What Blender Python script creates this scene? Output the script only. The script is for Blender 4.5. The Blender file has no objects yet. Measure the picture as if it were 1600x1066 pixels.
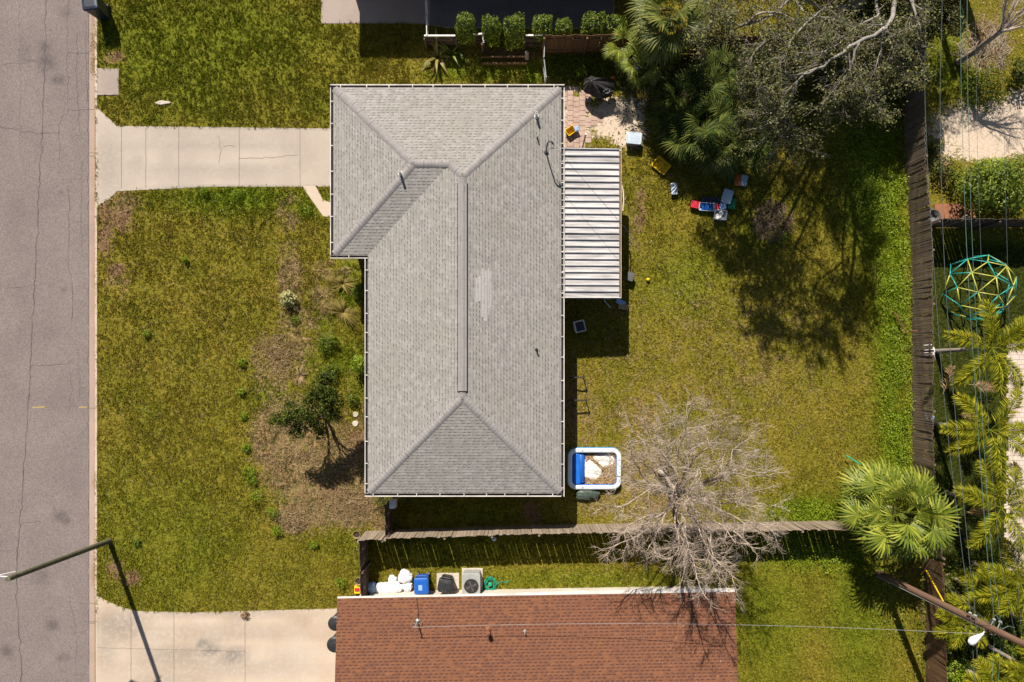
import bpy, bmesh, math, random
import numpy as np
from mathutils import Vector, Matrix

# ------------------------------------------------------------------ camera, sky, sun
SC = bpy.context.scene
COL = SC.collection
CAM_H = 32.0
FPX = 1600 * 24.0 / 36.0
NX, NY = 800.0, 585.0

cam_d = bpy.data.cameras.new('camera')
cam = bpy.data.objects.new('camera', cam_d)
COL.objects.link(cam)
cam.location = (0, 0, CAM_H)
cam.rotation_euler = (0, 0, 0)
cam_d.sensor_width = 36.0
cam_d.lens = 24.0
cam_d.shift_y = (NY - 533.0) / 1600.0
cam_d.clip_end = 2000
SC.camera = cam

SHX, SHY = 10.3 * 0.03, -34.4 * 0.03          # ground shift of a shadow per metre of height
SUN_EL = math.atan2(1.0, math.hypot(SHX, SHY))
SUN_AZ = math.atan2(-SHX, -SHY)
world = bpy.data.worlds.new('World')
SC.world = world
world.use_nodes = True
wn = world.node_tree
sky = wn.nodes.new('ShaderNodeTexSky')
sky.sky_type = 'NISHITA'
sky.sun_disc = False
sky.sun_elevation = SUN_EL
sky.sun_rotation = SUN_AZ
bg = wn.nodes['Background']
bg.inputs[1].default_value = 0.05
wn.links.new(sky.outputs[0], bg.inputs[0])
sun_d = bpy.data.lights.new('sun', 'SUN')
sun_d.energy = 5.0
sun_d.angle = math.radians(0.5)
sun_d.color = (1.0, 0.935, 0.83)
sun = bpy.data.objects.new('sun', sun_d)
COL.objects.link(sun)
sun.rotation_euler = Vector((SHX, SHY, -1)).to_track_quat('-Z', 'Y').to_euler()
SC.view_settings.view_transform = 'Standard'
SC.view_settings.look = 'None'
SC.view_settings.exposure = 0.66
SC.view_settings.gamma = 1.0

rng = np.random.default_rng(11)
R = random.Random(5)

def P(px, py, z=0.0):
    k = (CAM_H - z) / FPX
    return Vector(((px - NX) * k, -(py - NY) * k, z))
def G(px, py):
    return P(px, py, 0.0)
def topx(x, y):                       # ground metres -> photo pixels (for the ground zones)
    return x / 0.03 + NX, -y / 0.03 + NY

# ------------------------------------------------------------------ mesh helpers
def link(o, parent=None):
    COL.objects.link(o)
    if parent is not None:
        o.parent = parent
    return o
def tag(o, label=None, cat=None, group=None, kind=None):
    if label: o['label'] = label
    if cat: o['category'] = cat
    if group: o['group'] = group
    if kind: o['kind'] = kind
    return o
def thing(name, label, cat, loc=(0, 0, 0), rz=0.0, group=None):
    o = bpy.data.objects.new(name, None)
    o.empty_display_size = 0.2
    COL.objects.link(o)
    o.location = loc
    o.rotation_euler = (0, 0, rz)
    return tag(o, label, cat, group)

def mesh_np(name, V, F, mat, parent=None, attrs=None, smooth=False):
    """V (n,3), F (m,k) with constant k"""
    me = bpy.data.meshes.new(name)
    V = np.asarray(V, np.float32); F = np.asarray(F, np.int32)
    m, k = F.shape
    me.vertices.add(len(V)); me.vertices.foreach_set('co', V.ravel())
    me.loops.add(m * k); me.loops.foreach_set('vertex_index', F.ravel())
    me.polygons.add(m)
    me.polygons.foreach_set('loop_start', np.arange(0, m * k, k, dtype=np.int32))
    me.polygons.foreach_set('loop_total', np.full(m, k, np.int32))
    if smooth: me.polygons.foreach_set('use_smooth', np.ones(m, bool))
    if attrs:
        for an, arr in attrs.items():
            a = me.attributes.new(an, 'FLOAT', 'POINT')
            a.data.foreach_set('value', np.asarray(arr, np.float32))
    me.update(calc_edges=True)
    me.materials.append(mat)
    return link(bpy.data.objects.new(name, me), parent)

class MB:
    def __init__(s):
        s.v = []; s.f = []
    def add(s, vs, fs):
        b = len(s.v)
        s.v.extend([tuple(v) for v in vs])
        s.f.extend([tuple(i + b for i in f) for f in fs])
        return s
    def box(s, c, d, rz=0.0, top=1.0):
        cx, cy, cz = c; dx, dy, dz = d[0] / 2, d[1] / 2, d[2] / 2
        ca, sa = math.cos(rz), math.sin(rz)
        vs = []
        for k, (z, t) in enumerate(((-dz, 1.0), (dz, top))):
            for x, y in ((-dx, -dy), (dx, -dy), (dx, dy), (-dx, dy)):
                x *= t; y *= t
                vs.append((cx + x * ca - y * sa, cy + x * sa + y * ca, cz + z))
        return s.add(vs, [(0, 3, 2, 1), (4, 5, 6, 7), (0, 1, 5, 4), (1, 2, 6, 5), (2, 3, 7, 6), (3, 0, 4, 7)])
    def tube(s, pts, r, n=8, cap=True):
        pts = [Vector(p) for p in pts]
        if not hasattr(r, '__len__'): r = [r] * len(pts)
        vs = []; fs = []
        ref = None
        for i, p in enumerate(pts):
            d = (pts[min(i + 1, len(pts) - 1)] - pts[max(i - 1, 0)])
            if d.length < 1e-9: d = Vector((0, 0, 1))
            d.normalize()
            if ref is None:
                ref = Vector((1, 0, 0)) if abs(d.x) < 0.8 else Vector((0, 1, 0))
            a = (ref - d * ref.dot(d)); a.normalize(); ref = a
            b = d.cross(a)
            for k in range(n):
                t = 2 * math.pi * k / n
                vs.append(p + (a * math.cos(t) + b * math.sin(t)) * r[i])
        for i in range(len(pts) - 1):
            for k in range(n):
                k2 = (k + 1) % n
                fs.append((i * n + k, i * n + k2, (i + 1) * n + k2, (i + 1) * n + k))
        if cap:
            fs.append(tuple(range(n - 1, -1, -1)))
            fs.append(tuple((len(pts) - 1) * n + k for k in range(n)))
        return s.add(vs, fs)
    def lathe(s, prof, c=(0, 0, 0), n=20):
        vs = []; fs = []
        for r, z in prof:
            for k in range(n):
                t = 2 * math.pi * k / n
                vs.append((c[0] + r * math.cos(t), c[1] + r * math.sin(t), c[2] + z))
        for i in range(len(prof) - 1):
            for k in range(n):
                k2 = (k + 1) % n
                fs.append((i * n + k, i * n + k2, (i + 1) * n + k2, (i + 1) * n + k))
        fs.append(tuple(range(n - 1, -1, -1)))
        fs.append(tuple((len(prof) - 1) * n + k for k in range(n)))
        return s.add(vs, fs)
    def prism(s, poly, z0, z1):
        n = len(poly)
        vs = [(p[0], p[1], z0) for p in poly] + [(p[0], p[1], z1) for p in poly]
        fs = [tuple(range(n - 1, -1, -1)), tuple(range(n, 2 * n))]
        fs += [(i, (i + 1) % n, n + (i + 1) % n, n + i) for i in range(n)]
        return s.add(vs, fs)
    def rounded(s, hx, hy, r, seg=5):
        out = []
        for cx, cy, a0 in ((hx - r, hy - r, 0), (-hx + r, hy - r, 90), (-hx + r, -hy + r, 180), (hx - r, -hy + r, 270)):
            for k in range(seg + 1):
                a = math.radians(a0 + 90.0 * k / seg)
                out.append((cx + r * math.cos(a), cy + r * math.sin(a)))
        return out
    def loft(s, rings, cap0=True, cap1=True, closed=False):
        n = len(rings[0]); vs = [v for rg in rings for v in rg]; fs = []
        m = len(rings)
        for i in range(m if closed else m - 1):
            j = (i + 1) % m
            for k in range(n):
                k2 = (k + 1) % n
                fs.append((i * n + k, i * n + k2, j * n + k2, j * n + k))
        if not closed:
            if cap0: fs.append(tuple(range(n - 1, -1, -1)))
            if cap1: fs.append(tuple((m - 1) * n + k for k in range(n)))
        return s.add(vs, fs)
    def build(s, name, mat, parent=None, smooth=False, off=None, bevel=0.0, label=None):
        me = bpy.data.meshes.new(name)
        v = s.v
        if off is not None:
            v = [(a[0] - off[0], a[1] - off[1], a[2] - off[2]) for a in v]
        me.from_pydata(v, [], s.f)
        bm = bmesh.new(); bm.from_mesh(me)
        bmesh.ops.recalc_face_normals(bm, faces=bm.faces)
        if bevel:
            bmesh.ops.bevel(bm, geom=[e for e in bm.edges if e.calc_face_angle(0) > 0.5], offset=bevel, segments=2, affect='EDGES', clamp_overlap=True)
        bm.to_mesh(me); bm.free()
        if smooth:
            me.polygons.foreach_set('use_smooth', [True] * len(me.polygons))
        me.materials.append(mat)
        o = link(bpy.data.objects.new(name, me), parent)
        if label: o['label'] = label
        return o

_tab = np.random.default_rng(3).random((256, 256))
def vnoise(x, y, sc, seed=0):
    x = np.asarray(x) / sc + seed * 17.3; y = np.asarray(y) / sc + seed * 9.7
    xi = np.floor(x).astype(int); yi = np.floor(y).astype(int)
    fx = x - xi; fy = y - yi
    fx = fx * fx * (3 - 2 * fx); fy = fy * fy * (3 - 2 * fy)
    a = _tab[xi & 255, yi & 255]; b = _tab[(xi + 1) & 255, yi & 255]
    c = _tab[xi & 255, (yi + 1) & 255]; d = _tab[(xi + 1) & 255, (yi + 1) & 255]
    return (a * (1 - fx) + b * fx) * (1 - fy) + (c * (1 - fx) + d * fx) * fy
def inpoly(x, y, poly):
    r = np.zeros(np.shape(x), bool)
    n = len(poly)
    for i in range(n):
        x1, y1 = poly[i]; x2, y2 = poly[(i + 1) % n]
        if y1 == y2: continue
        r ^= ((y1 > y) != (y2 > y)) & (x < (x2 - x1) * (y - y1) / (y2 - y1) + x1)
    return r

# ------------------------------------------------------------------ materials
class NT:
    def __init__(s, name):
        s.m = bpy.data.materials.new(name); s.m.use_nodes = True
        s.t = s.m.node_tree; s.b = s.t.nodes['Principled BSDF']; s.out = s.t.nodes['Material Output']
    def n(s, ty, **kw):
        nd = s.t.nodes.new(ty)
        for k, v in kw.items(): setattr(nd, k, v)
        return nd
    def put(s, sock, v):
        if isinstance(v, bpy.types.NodeSocket): s.t.links.new(v, sock)
        else: sock.default_value = v
    def math(s, op, a, b=0.0, c=None, clamp=False):
        nd = s.n('ShaderNodeMath', operation=op); nd.use_clamp = clamp
        s.put(nd.inputs[0], a); s.put(nd.inputs[1], b)
        if c is not None: s.put(nd.inputs[2], c)
        return nd.outputs[0]
    def mix(s, f, a, b, mode='MIX'):
        nd = s.n('ShaderNodeMix', data_type='RGBA', blend_type=mode)
        s.put(nd.inputs[0], f)
        for i, v in ((6, a), (7, b)):
            if not isinstance(v, bpy.types.NodeSocket) and len(v) == 3: v = (*v, 1)
            s.put(nd.inputs[i], v)
        return nd.outputs[2]
    def noise(s, scale, vec=None, detail=3.0, rough=0.55, dist=0.0):
        nd = s.n('ShaderNodeTexNoise')
        nd.inputs['Scale'].default_value = scale; nd.inputs['Detail'].default_value = detail
        nd.inputs['Roughness'].default_value = rough; nd.inputs['Distortion'].default_value = dist
        if vec is not None: s.t.links.new(vec, nd.inputs['Vector'])
        return nd.outputs[0]
    def ramp(s, f, a, b):
        nd = s.n('ShaderNodeMapRange'); nd.clamp = True
        s.put(nd.inputs[0], f); nd.inputs[1].default_value = a; nd.inputs[2].default_value = b
        return nd.outputs[0]
    def obj(s): return s.n('ShaderNodeTexCoord').outputs['Object']
    def attr(s, name): return s.n('ShaderNodeAttribute', attribute_name=name).outputs['Fac']
    def base(s, c, rough=0.8, spec=0.25, metal=0.0):
        if not isinstance(c, bpy.types.NodeSocket) and len(c) == 3: c = (*c, 1)
        s.put(s.b.inputs['Base Color'], c)
        s.put(s.b.inputs['Roughness'], rough)
        s.b.inputs['Specular IOR Level'].default_value = spec
        s.b.inputs['Metallic'].default_value = metal
    def bump(s, h, strength=0.5, dist=0.02):
        nd = s.n('ShaderNodeBump'); nd.inputs['Strength'].default_value = strength; nd.inputs['Distance'].default_value = dist
        s.put(nd.inputs['Height'], h); s.t.links.new(nd.outputs[0], s.b.inputs['Normal'])

def mat(name, c, c2=None, rough=0.75, scale=4.0, spec=0.25, metal=0.0, bump=0.0, bscale=30.0, detail=4.0, lo=0.35, hi=0.65):
    t = NT(name); o = t.obj()
    if c2 is None: c2 = tuple(x * 0.72 for x in c)
    f = t.ramp(t.noise(scale, o, detail), lo, hi)
    t.base(t.mix(f, c, c2), rough, spec, metal)
    if bump: t.bump(t.noise(bscale, o, 4), bump, 0.02)
    return t.m

def leafmat(name, c1, c2, c3, trans=0.3, rough=0.5, spec=0.3):
    t = NT(name)
    rnd = t.n('ShaderNodeNewGeometry').outputs['Random Per Island']
    cr = t.n('ShaderNodeValToRGB'); e = cr.color_ramp.elements
    e[0].position = 0.0; e[0].color = (*c1, 1); e[1].position = 1.0; e[1].color = (*c3, 1)
    k = e.new(0.55); k.color = (*c2, 1)
    t.t.links.new(rnd, cr.inputs[0])
    t.base(cr.outputs[0], rough, spec)
    tr = t.n('ShaderNodeBsdfTranslucent'); t.t.links.new(t.mix(1.0, cr.outputs[0], (1.0, 1.0, 0.55), 'MULTIPLY'), tr.inputs[0])
    ms = t.n('ShaderNodeMixShader'); ms.inputs[0].default_value = trans
    t.t.links.new(t.b.outputs[0], ms.inputs[1]); t.t.links.new(tr.outputs[0], ms.inputs[2])
    t.t.links.new(ms.outputs[0], t.out.inputs[0])
    return t.m

def grass_material():
    t = NT('lawn'); o = t.obj()
    dry = t.attr('dry'); lush = t.attr('lush'); dirt = t.attr('dirt'); sand = t.attr('sand'); turf = t.attr('turf'); blade = t.attr('blade')
    rnd = t.n('ShaderNodeNewGeometry').outputs['Random Per Island']
    n_big = t.noise(0.45, o, 3); n_mid = t.noise(1.9, o, 4, 0.6); n_small = t.noise(7.5, o, 3, 0.6); n_fine = t.noise(11.0, o, 3, 0.7)
    c = t.mix(t.ramp(n_big, 0.32, 0.68), (0.148, 0.142, 0.012), (0.226, 0.182, 0.024))
    c = t.mix(t.math('MULTIPLY', t.ramp(n_mid, 0.36, 0.70), 0.36), c, (0.090, 0.106, 0.010))
    c = t.mix(t.math('MULTIPLY', t.ramp(n_small, 0.50, 0.72), 0.60), c, (0.275, 0.205, 0.062))
    lf = t.math('MULTIPLY', t.math('ADD', lush, t.math('MULTIPLY', t.math('SUBTRACT', n_mid, 0.5), lush)), 1.0, clamp=True)
    c = t.mix(lf, c, t.mix(t.ramp(n_small, 0.3, 0.7), (0.068, 0.115, 0.006), (0.160, 0.205, 0.010)))
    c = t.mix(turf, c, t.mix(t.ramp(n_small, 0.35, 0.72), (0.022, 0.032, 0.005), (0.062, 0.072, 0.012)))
    df = t.ramp(t.math('ADD', dry, t.math('MULTIPLY', t.math('SUBTRACT', t.math('ADD', n_mid, n_small), 1.0), 1.3)), 0.30, 0.72)
    c = t.mix(df, c, t.mix(t.ramp(n_small, 0.35, 0.68), (0.165, 0.108, 0.052), (0.33, 0.228, 0.118)))
    c = t.mix(t.math('MULTIPLY', df, t.math('MULTIPLY', t.ramp(t.noise(3.1, o, 4, 0.6), 0.46, 0.62), 0.75)), c, (0.125, 0.125, 0.045))
    gf = t.ramp(t.math('ADD', dirt, t.math('MULTIPLY', t.math('SUBTRACT', t.math('ADD', n_mid, n_small), 1.0), 1.1)), 0.35, 0.65)
    c = t.mix(gf, c, t.mix(t.ramp(n_small, 0.3, 0.7), (0.145, 0.088, 0.048), (0.26, 0.165, 0.095)))
    sf = t.ramp(t.math('ADD', sand, t.math('MULTIPLY', t.math('SUBTRACT', t.math('ADD', n_mid, n_small), 1.0), 0.9)), 0.38, 0.62)
    c = t.mix(sf, c, t.mix(t.ramp(n_small, 0.3, 0.7), (0.52, 0.415, 0.325), (0.66, 0.555, 0.46)))
    c = t.mix(t.math('SUBTRACT', 1.0, t.math('MULTIPLY', sf, 0.8)), c, t.mix(1.0, c, t.mix(t.ramp(n_fine, 0.34, 0.66), (0.55, 0.57, 0.58), (1.42, 1.38, 1.32)), 'MULTIPLY'))
    c = t.mix(1.0, c, t.mix(rnd, (0.82, 0.84, 0.84), (1.20, 1.17, 1.15)), 'MULTIPLY')
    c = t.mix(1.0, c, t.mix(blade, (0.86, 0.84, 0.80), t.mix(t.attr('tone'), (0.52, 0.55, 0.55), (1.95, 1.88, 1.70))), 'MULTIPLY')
    t.base(c, 0.9, 0.06)
    t.bump(t.math('MULTIPLY', t.math('ADD', t.math('MULTIPLY', n_small, 1.2), n_fine), t.math('SUBTRACT', 1.0, t.math('MULTIPLY', sf, 0.8))), 0.9, 0.05)
    return t.m

def shingle_material(name, light, mid, dark, line, row=0.142, tab=0.30, moss=None, dash=0.45, b0=0.72, bw=0.62):
    t = NT(name)
    uv = t.n('ShaderNodeTexCoord').outputs['UV']
    sx = t.n('ShaderNodeSeparateXYZ'); t.t.links.new(uv, sx.inputs[0])
    u, v = sx.outputs[0], sx.outputs[1]
    vr = t.math('DIVIDE', v, row); ri = t.math('FLOOR', vr); fr = t.math('FRACT', vr)
    w1 = t.n('ShaderNodeTexWhiteNoise', noise_dimensions='1D'); t.t.links.new(ri, w1.inputs['W'])
    ur = t.math('ADD', t.math('DIVIDE', u, tab), t.math('MULTIPLY', t.math('FLOOR', t.math('MULTIPLY', w1.outputs[0], 6.0)), 1 / 6.0))
    ui = t.math('FLOOR', ur); fu = t.math('FRACT', ur)
    cb = t.n('ShaderNodeCombineXYZ'); t.t.links.new(ui, cb.inputs[0]); t.t.links.new(ri, cb.inputs[1])
    w2 = t.n('ShaderNodeTexWhiteNoise', noise_dimensions='2D'); t.t.links.new(cb.outputs[0], w2.inputs['Vector'])
    r2 = w2.outputs[0]
    o = t.obj()
    c = t.mix(t.ramp(r2, 0.15, 0.85), mid, light)
    c = t.mix(t.math('MULTIPLY', t.math('GREATER_THAN', r2, 0.84), 0.6), c, dark)
    c = t.mix(t.math('MULTIPLY', t.ramp(t.noise(14, o, 3), 0.42, 0.68), 0.28), c, dark)
    if moss is not None:
        c = t.mix(t.math('MULTIPLY', t.ramp(t.noise(0.5, o, 5, 0.65), 0.45, 0.7), 0.55), c, moss)
    mp = t.n('ShaderNodeMapping'); mp.inputs['Scale'].default_value = (2.2, 0.35, 1); t.t.links.new(uv, mp.inputs[0])
    c = t.mix(t.math('MULTIPLY', t.ramp(t.noise(1.3, mp.outputs[0], 5, 0.65), 0.50, 0.78), 0.38), c, dark)
    row_shadow = t.math('MULTIPLY', t.math('GREATER_THAN', fr, b0), t.math('GREATER_THAN', t.math('FRACT', t.math('MULTIPLY', r2, 7.31)), dash))  # row-edge shadows painted into the shingle colour as dark dashes
    row_shadow = t.math('MULTIPLY', row_shadow, t.math('LESS_THAN', fu, bw))
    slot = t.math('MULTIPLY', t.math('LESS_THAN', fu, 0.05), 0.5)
    edge = t.math('MULTIPLY', t.math('GREATER_THAN', fr, 0.88), 0.40)  # thin painted shadow along every course edge
    k = t.math('MAXIMUM', t.math('MAXIMUM', t.math('MULTIPLY', row_shadow, 0.85), slot), edge)
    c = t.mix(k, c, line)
    t.base(c, 0.93, 0.12)
    h = t.math('SUBTRACT', 1.0, fr)
    t.bump(t.math('ADD', h, t.math('MULTIPLY', t.noise(60, o, 2), 0.25)), 0.7, 0.012)
    return t.m

def stained(name, c, c2, stain, rough=0.85, fine=40.0, speck=0.3):
    """paving with an attribute 'stain' (old spills and wear, laid out on the surface)"""
    t = NT(name); o = t.obj()
    col = t.mix(t.ramp(t.noise(0.55, o, 6, 0.62), 0.3, 0.7), c, c2)
    f = t.noise(fine, o, 2, 0.7)
    col = t.mix(1.0, col, t.mix(t.ramp(f, 0.25, 0.75), (1 - speck,) * 3, (1 + speck,) * 3), 'MULTIPLY')
    s = t.math('MULTIPLY', t.attr('stain'), t.ramp(t.noise(5, o, 5, 0.65), 0.22, 0.52))
    col = t.mix(s, col, stain)
    t.base(col, rough, 0.15)
    t.bump(f, 0.35, 0.01)
    return t.m

def wood_material(name, c, c2, c3):
    t = NT(name); o = t.obj()
    rnd = t.n('ShaderNodeNewGeometry').outputs['Random Per Island']
    mp = t.n('ShaderNodeMapping'); mp.inputs['Scale'].default_value = (14, 14, 1.5); t.t.links.new(o, mp.inputs[0])
    col = t.mix(rnd, c, c2)
    col = t.mix(t.math('MULTIPLY', t.ramp(t.noise(1.5, mp.outputs[0], 4), 0.35, 0.7), 0.6), col, c3)
    t.base(col, 0.9, 0.1)
    t.bump(t.noise(3, mp.outputs[0], 3), 0.4, 0.01)
    return t.m

M = {}
M['lawn'] = grass_material()
M['asphalt'] = stained('asphalt', (0.205, 0.167, 0.154), (0.168, 0.137, 0.128), (0.080, 0.066, 0.064), 0.9, 22, 0.42)
M['concrete'] = stained('concrete', (0.53, 0.440, 0.355), (0.46, 0.345, 0.250), (0.185, 0.165, 0.145), 0.85, 30, 0.09)
M['concrete_north'] = stained('north driveway concrete', (0.455, 0.380, 0.315), (0.375, 0.310, 0.258), (0.27, 0.235, 0.20), 0.85, 30, 0.09)
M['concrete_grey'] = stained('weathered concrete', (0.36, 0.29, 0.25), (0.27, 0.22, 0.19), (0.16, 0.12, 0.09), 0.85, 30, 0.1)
M['gutter_pan'] = stained('gutter pan', (0.40, 0.29, 0.24), (0.33, 0.24, 0.20), (0.20, 0.12, 0.07), 0.85, 24, 0.12)
M['shade_darkened_paving'] = stained('shade-darkened paving', (0.17, 0.15, 0.15), (0.12, 0.105, 0.105), (0.08, 0.07, 0.06), 0.85, 20, 0.2)  # paver colour darkened to deepen the house shade lying over it
M['joint'] = mat('joint', (0.17, 0.14, 0.115), rough=0.95)
M['crack'] = mat('tar crack', (0.075, 0.062, 0.062), (0.13, 0.108, 0.105), rough=0.9, scale=2.0)
M['paver'] = mat('paver', (0.46, 0.335, 0.275), (0.36, 0.245, 0.195), scale=2.5, rough=0.9)
M['paver_pale'] = mat('pale paver', (0.62, 0.50, 0.42), (0.52, 0.41, 0.34), scale=3, rough=0.9)
M['yellow_paint'] = mat('yellow paint', (0.5, 0.33, 0.08), (0.32, 0.24, 0.12), scale=12, rough=0.8)
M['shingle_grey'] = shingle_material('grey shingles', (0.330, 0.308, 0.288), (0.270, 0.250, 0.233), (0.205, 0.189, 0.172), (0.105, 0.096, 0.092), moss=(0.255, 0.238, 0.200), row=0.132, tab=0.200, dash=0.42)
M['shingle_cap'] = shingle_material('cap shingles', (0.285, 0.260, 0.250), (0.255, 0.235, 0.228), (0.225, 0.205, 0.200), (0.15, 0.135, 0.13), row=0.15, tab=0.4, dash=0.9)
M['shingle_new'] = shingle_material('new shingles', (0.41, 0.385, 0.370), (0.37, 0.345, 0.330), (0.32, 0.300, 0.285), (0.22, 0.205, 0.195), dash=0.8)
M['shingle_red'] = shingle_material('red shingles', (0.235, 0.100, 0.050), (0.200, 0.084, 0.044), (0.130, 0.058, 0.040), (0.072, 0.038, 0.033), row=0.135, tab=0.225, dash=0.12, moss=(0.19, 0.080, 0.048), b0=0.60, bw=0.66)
M['white'] = mat('white paint', (0.78, 0.75, 0.70), (0.62, 0.58, 0.52), scale=3, rough=0.5)
M['gutter_white'] = mat('dull white gutter', (0.66, 0.61, 0.56), (0.48, 0.43, 0.38), scale=1.5, rough=0.6)
M['cream'] = mat('cream trim', (0.62, 0.50, 0.40), (0.48, 0.38, 0.30), scale=2, rough=0.6)
M['stucco'] = mat('stucco', (0.55, 0.50, 0.42), (0.46, 0.41, 0.34), scale=1.2, rough=0.9, bump=0.3)
M['glass'] = mat('glass', (0.03, 0.04, 0.05), rough=0.08, spec=0.6)
M['dark'] = mat('dark gap', (0.028, 0.025, 0.025), rough=0.9)
M['gutter_dirt'] = mat('gutter debris', (0.10, 0.07, 0.045), (0.20, 0.12, 0.07), scale=6, rough=0.95)
M['black_plastic'] = mat('black plastic', (0.030, 0.032, 0.034), (0.02, 0.021, 0.022), rough=0.45, spec=0.4)
M['navy_plastic'] = mat('dark blue plastic', (0.018, 0.026, 0.045), (0.012, 0.018, 0.032), rough=0.4, spec=0.4)
M['black_fabric'] = mat('black fabric', (0.040, 0.036, 0.036), (0.024, 0.022, 0.022), rough=0.8, scale=5, bump=0.5, bscale=9)
M['fence'] = wood_material('weathered fence', (0.235, 0.185, 0.135), (0.330, 0.262, 0.200), (0.125, 0.094, 0.066))
M['fence_old'] = wood_material('old brown fence', (0.155, 0.112, 0.078), (0.225, 0.168, 0.120), (0.085, 0.060, 0.042))
M['fence_dark'] = wood_material('dark fence', (0.105, 0.075, 0.058), (0.16, 0.115, 0.088), (0.05, 0.036, 0.028))
M['fence_brown'] = wood_material('brown fence', (0.15, 0.085, 0.045), (0.20, 0.115, 0.06), (0.08, 0.045, 0.026))
M['pole_green'] = mat('mossy pole', (0.135, 0.125, 0.075), (0.085, 0.085, 0.05), scale=3, rough=0.9)
M['pole_brown'] = wood_material('brown pole', (0.165, 0.095, 0.065), (0.20, 0.12, 0.08), (0.09, 0.05, 0.035))
M['wire'] = mat('wire', (0.11, 0.13, 0.14), rough=0.4, spec=0.5)
M['wire_green'] = mat('patina wire', (0.10, 0.19, 0.15), rough=0.5, spec=0.5)
M['wire_black'] = mat('black wire', (0.03, 0.03, 0.03), rough=0.6)
M['steel'] = mat('galvanised steel', (0.42, 0.42, 0.42), (0.30, 0.30, 0.30), rough=0.45, metal=0.4)
M['rust'] = mat('rusty steel', (0.23, 0.09, 0.045), (0.14, 0.06, 0.035), rough=0.85, scale=8)
M['bark_pale'] = mat('pale bark', (0.47, 0.375, 0.300), (0.29, 0.225, 0.180), scale=5, rough=0.95)
M['bark_grey'] = mat('grey bark', (0.30, 0.27, 0.235), (0.17, 0.15, 0.128), scale=4, rough=0.95)
M['bark_twig'] = mat('twig bark', (0.24, 0.205, 0.17), (0.15, 0.125, 0.10), scale=4, rough=0.95)
M['bark_dark'] = mat('dark bark', (0.125, 0.090, 0.065), (0.07, 0.05, 0.036), scale=5, rough=0.95)
M['bark_palm'] = mat('palm trunk', (0.30, 0.26, 0.22), (0.20, 0.165, 0.135), scale=3, rough=0.9)
M['moss'] = leafmat('spanish moss', (0.15, 0.125, 0.115), (0.21, 0.18, 0.165), (0.28, 0.24, 0.22), 0.2, 0.9, 0.05)
M['leaf_oak'] = leafmat('oak leaf', (0.022, 0.029, 0.007), (0.062, 0.069, 0.016), (0.225, 0.205, 0.065), 0.2, 0.5, 0.25)
M['leaf_citrus'] = leafmat('citrus leaf', (0.022, 0.036, 0.005), (0.055, 0.075, 0.009), (0.17, 0.18, 0.028), 0.2, 0.6, 0.12)
M['leaf_hedge'] = leafmat('hedge leaf', (0.045, 0.085, 0.006), (0.115, 0.165, 0.012), (0.25, 0.28, 0.03), 0.3)
M['leaf_lime'] = leafmat('bright leaf', (0.085, 0.150, 0.006), (0.190, 0.280, 0.010), (0.36, 0.42, 0.025), 0.35)
M['leaf_yellow'] = leafmat('yellow leaf', (0.16, 0.15, 0.025), (0.29, 0.23, 0.05), (0.38, 0.24, 0.09), 0.3)
M['leaf_varieg'] = leafmat('variegated leaf', (0.12, 0.17, 0.03), (0.42, 0.40, 0.16), (0.6, 0.56, 0.28), 0.25)
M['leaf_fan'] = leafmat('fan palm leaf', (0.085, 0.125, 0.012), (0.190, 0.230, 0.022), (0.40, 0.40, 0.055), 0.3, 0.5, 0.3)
M['leaf_fan_dark'] = leafmat('dark fan palm leaf', (0.045, 0.066, 0.013), (0.095, 0.115, 0.022), (0.22, 0.22, 0.050), 0.25, 0.55, 0.22)  # darker tone of the fan palm leaf
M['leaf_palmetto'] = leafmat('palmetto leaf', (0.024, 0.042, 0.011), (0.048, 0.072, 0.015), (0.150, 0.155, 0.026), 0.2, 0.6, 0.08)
M['leaf_pinnate'] = leafmat('feather palm leaf', (0.085, 0.125, 0.008), (0.240, 0.250, 0.013), (0.56, 0.46, 0.028), 0.35, 0.6, 0.12)
M['leaf_dead'] = leafmat('dead palm leaf', (0.20, 0.115, 0.05), (0.33, 0.21, 0.115), (0.45, 0.31, 0.19), 0.15, 0.9, 0.05)
M['straw'] = leafmat('straw', (0.20, 0.130, 0.060), (0.34, 0.235, 0.118), (0.52, 0.385, 0.215), 0.2, 0.9, 0.05)
M['tuft_gold'] = leafmat('golden grass', (0.19, 0.16, 0.035), (0.28, 0.215, 0.06), (0.40, 0.29, 0.11), 0.3, 0.8, 0.1)
M['litter'] = leafmat('leaf litter', (0.22, 0.125, 0.055), (0.36, 0.23, 0.11), (0.53, 0.40, 0.25), 0.1, 0.9, 0.05)
M['white_flower'] = mat('white flower', (0.75, 0.75, 0.68))
M['blue'] = mat('blue plastic', (0.012, 0.10, 0.42), (0.010, 0.085, 0.36), rough=0.35, spec=0.4)
M['pool_blue'] = mat('pool vinyl blue', (0.015, 0.16, 0.62), (0.012, 0.12, 0.52), rough=0.25, spec=0.5)
M['pool_light'] = mat('pool vinyl light blue', (0.10, 0.36, 0.58), (0.08, 0.30, 0.50), rough=0.3, spec=0.5)
M['pool_white'] = mat('pool vinyl white', (0.74, 0.78, 0.80), (0.62, 0.68, 0.72), rough=0.3, spec=0.5, scale=2)
M['tarp_green'] = mat('dark green tarp', (0.035, 0.055, 0.042), (0.07, 0.095, 0.075), rough=0.45, spec=0.4, scale=6)
M['yellow'] = mat('yellow plastic', (0.72, 0.50, 0.015), (0.62, 0.40, 0.012), rough=0.4)
M['red'] = mat('red plastic', (0.55, 0.025, 0.045), rough=0.4)
M['orange'] = mat('orange plastic', (0.55, 0.15, 0.025), rough=0.5)
M['green'] = mat('green plastic', (0.02, 0.19, 0.075), rough=0.4)
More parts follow.
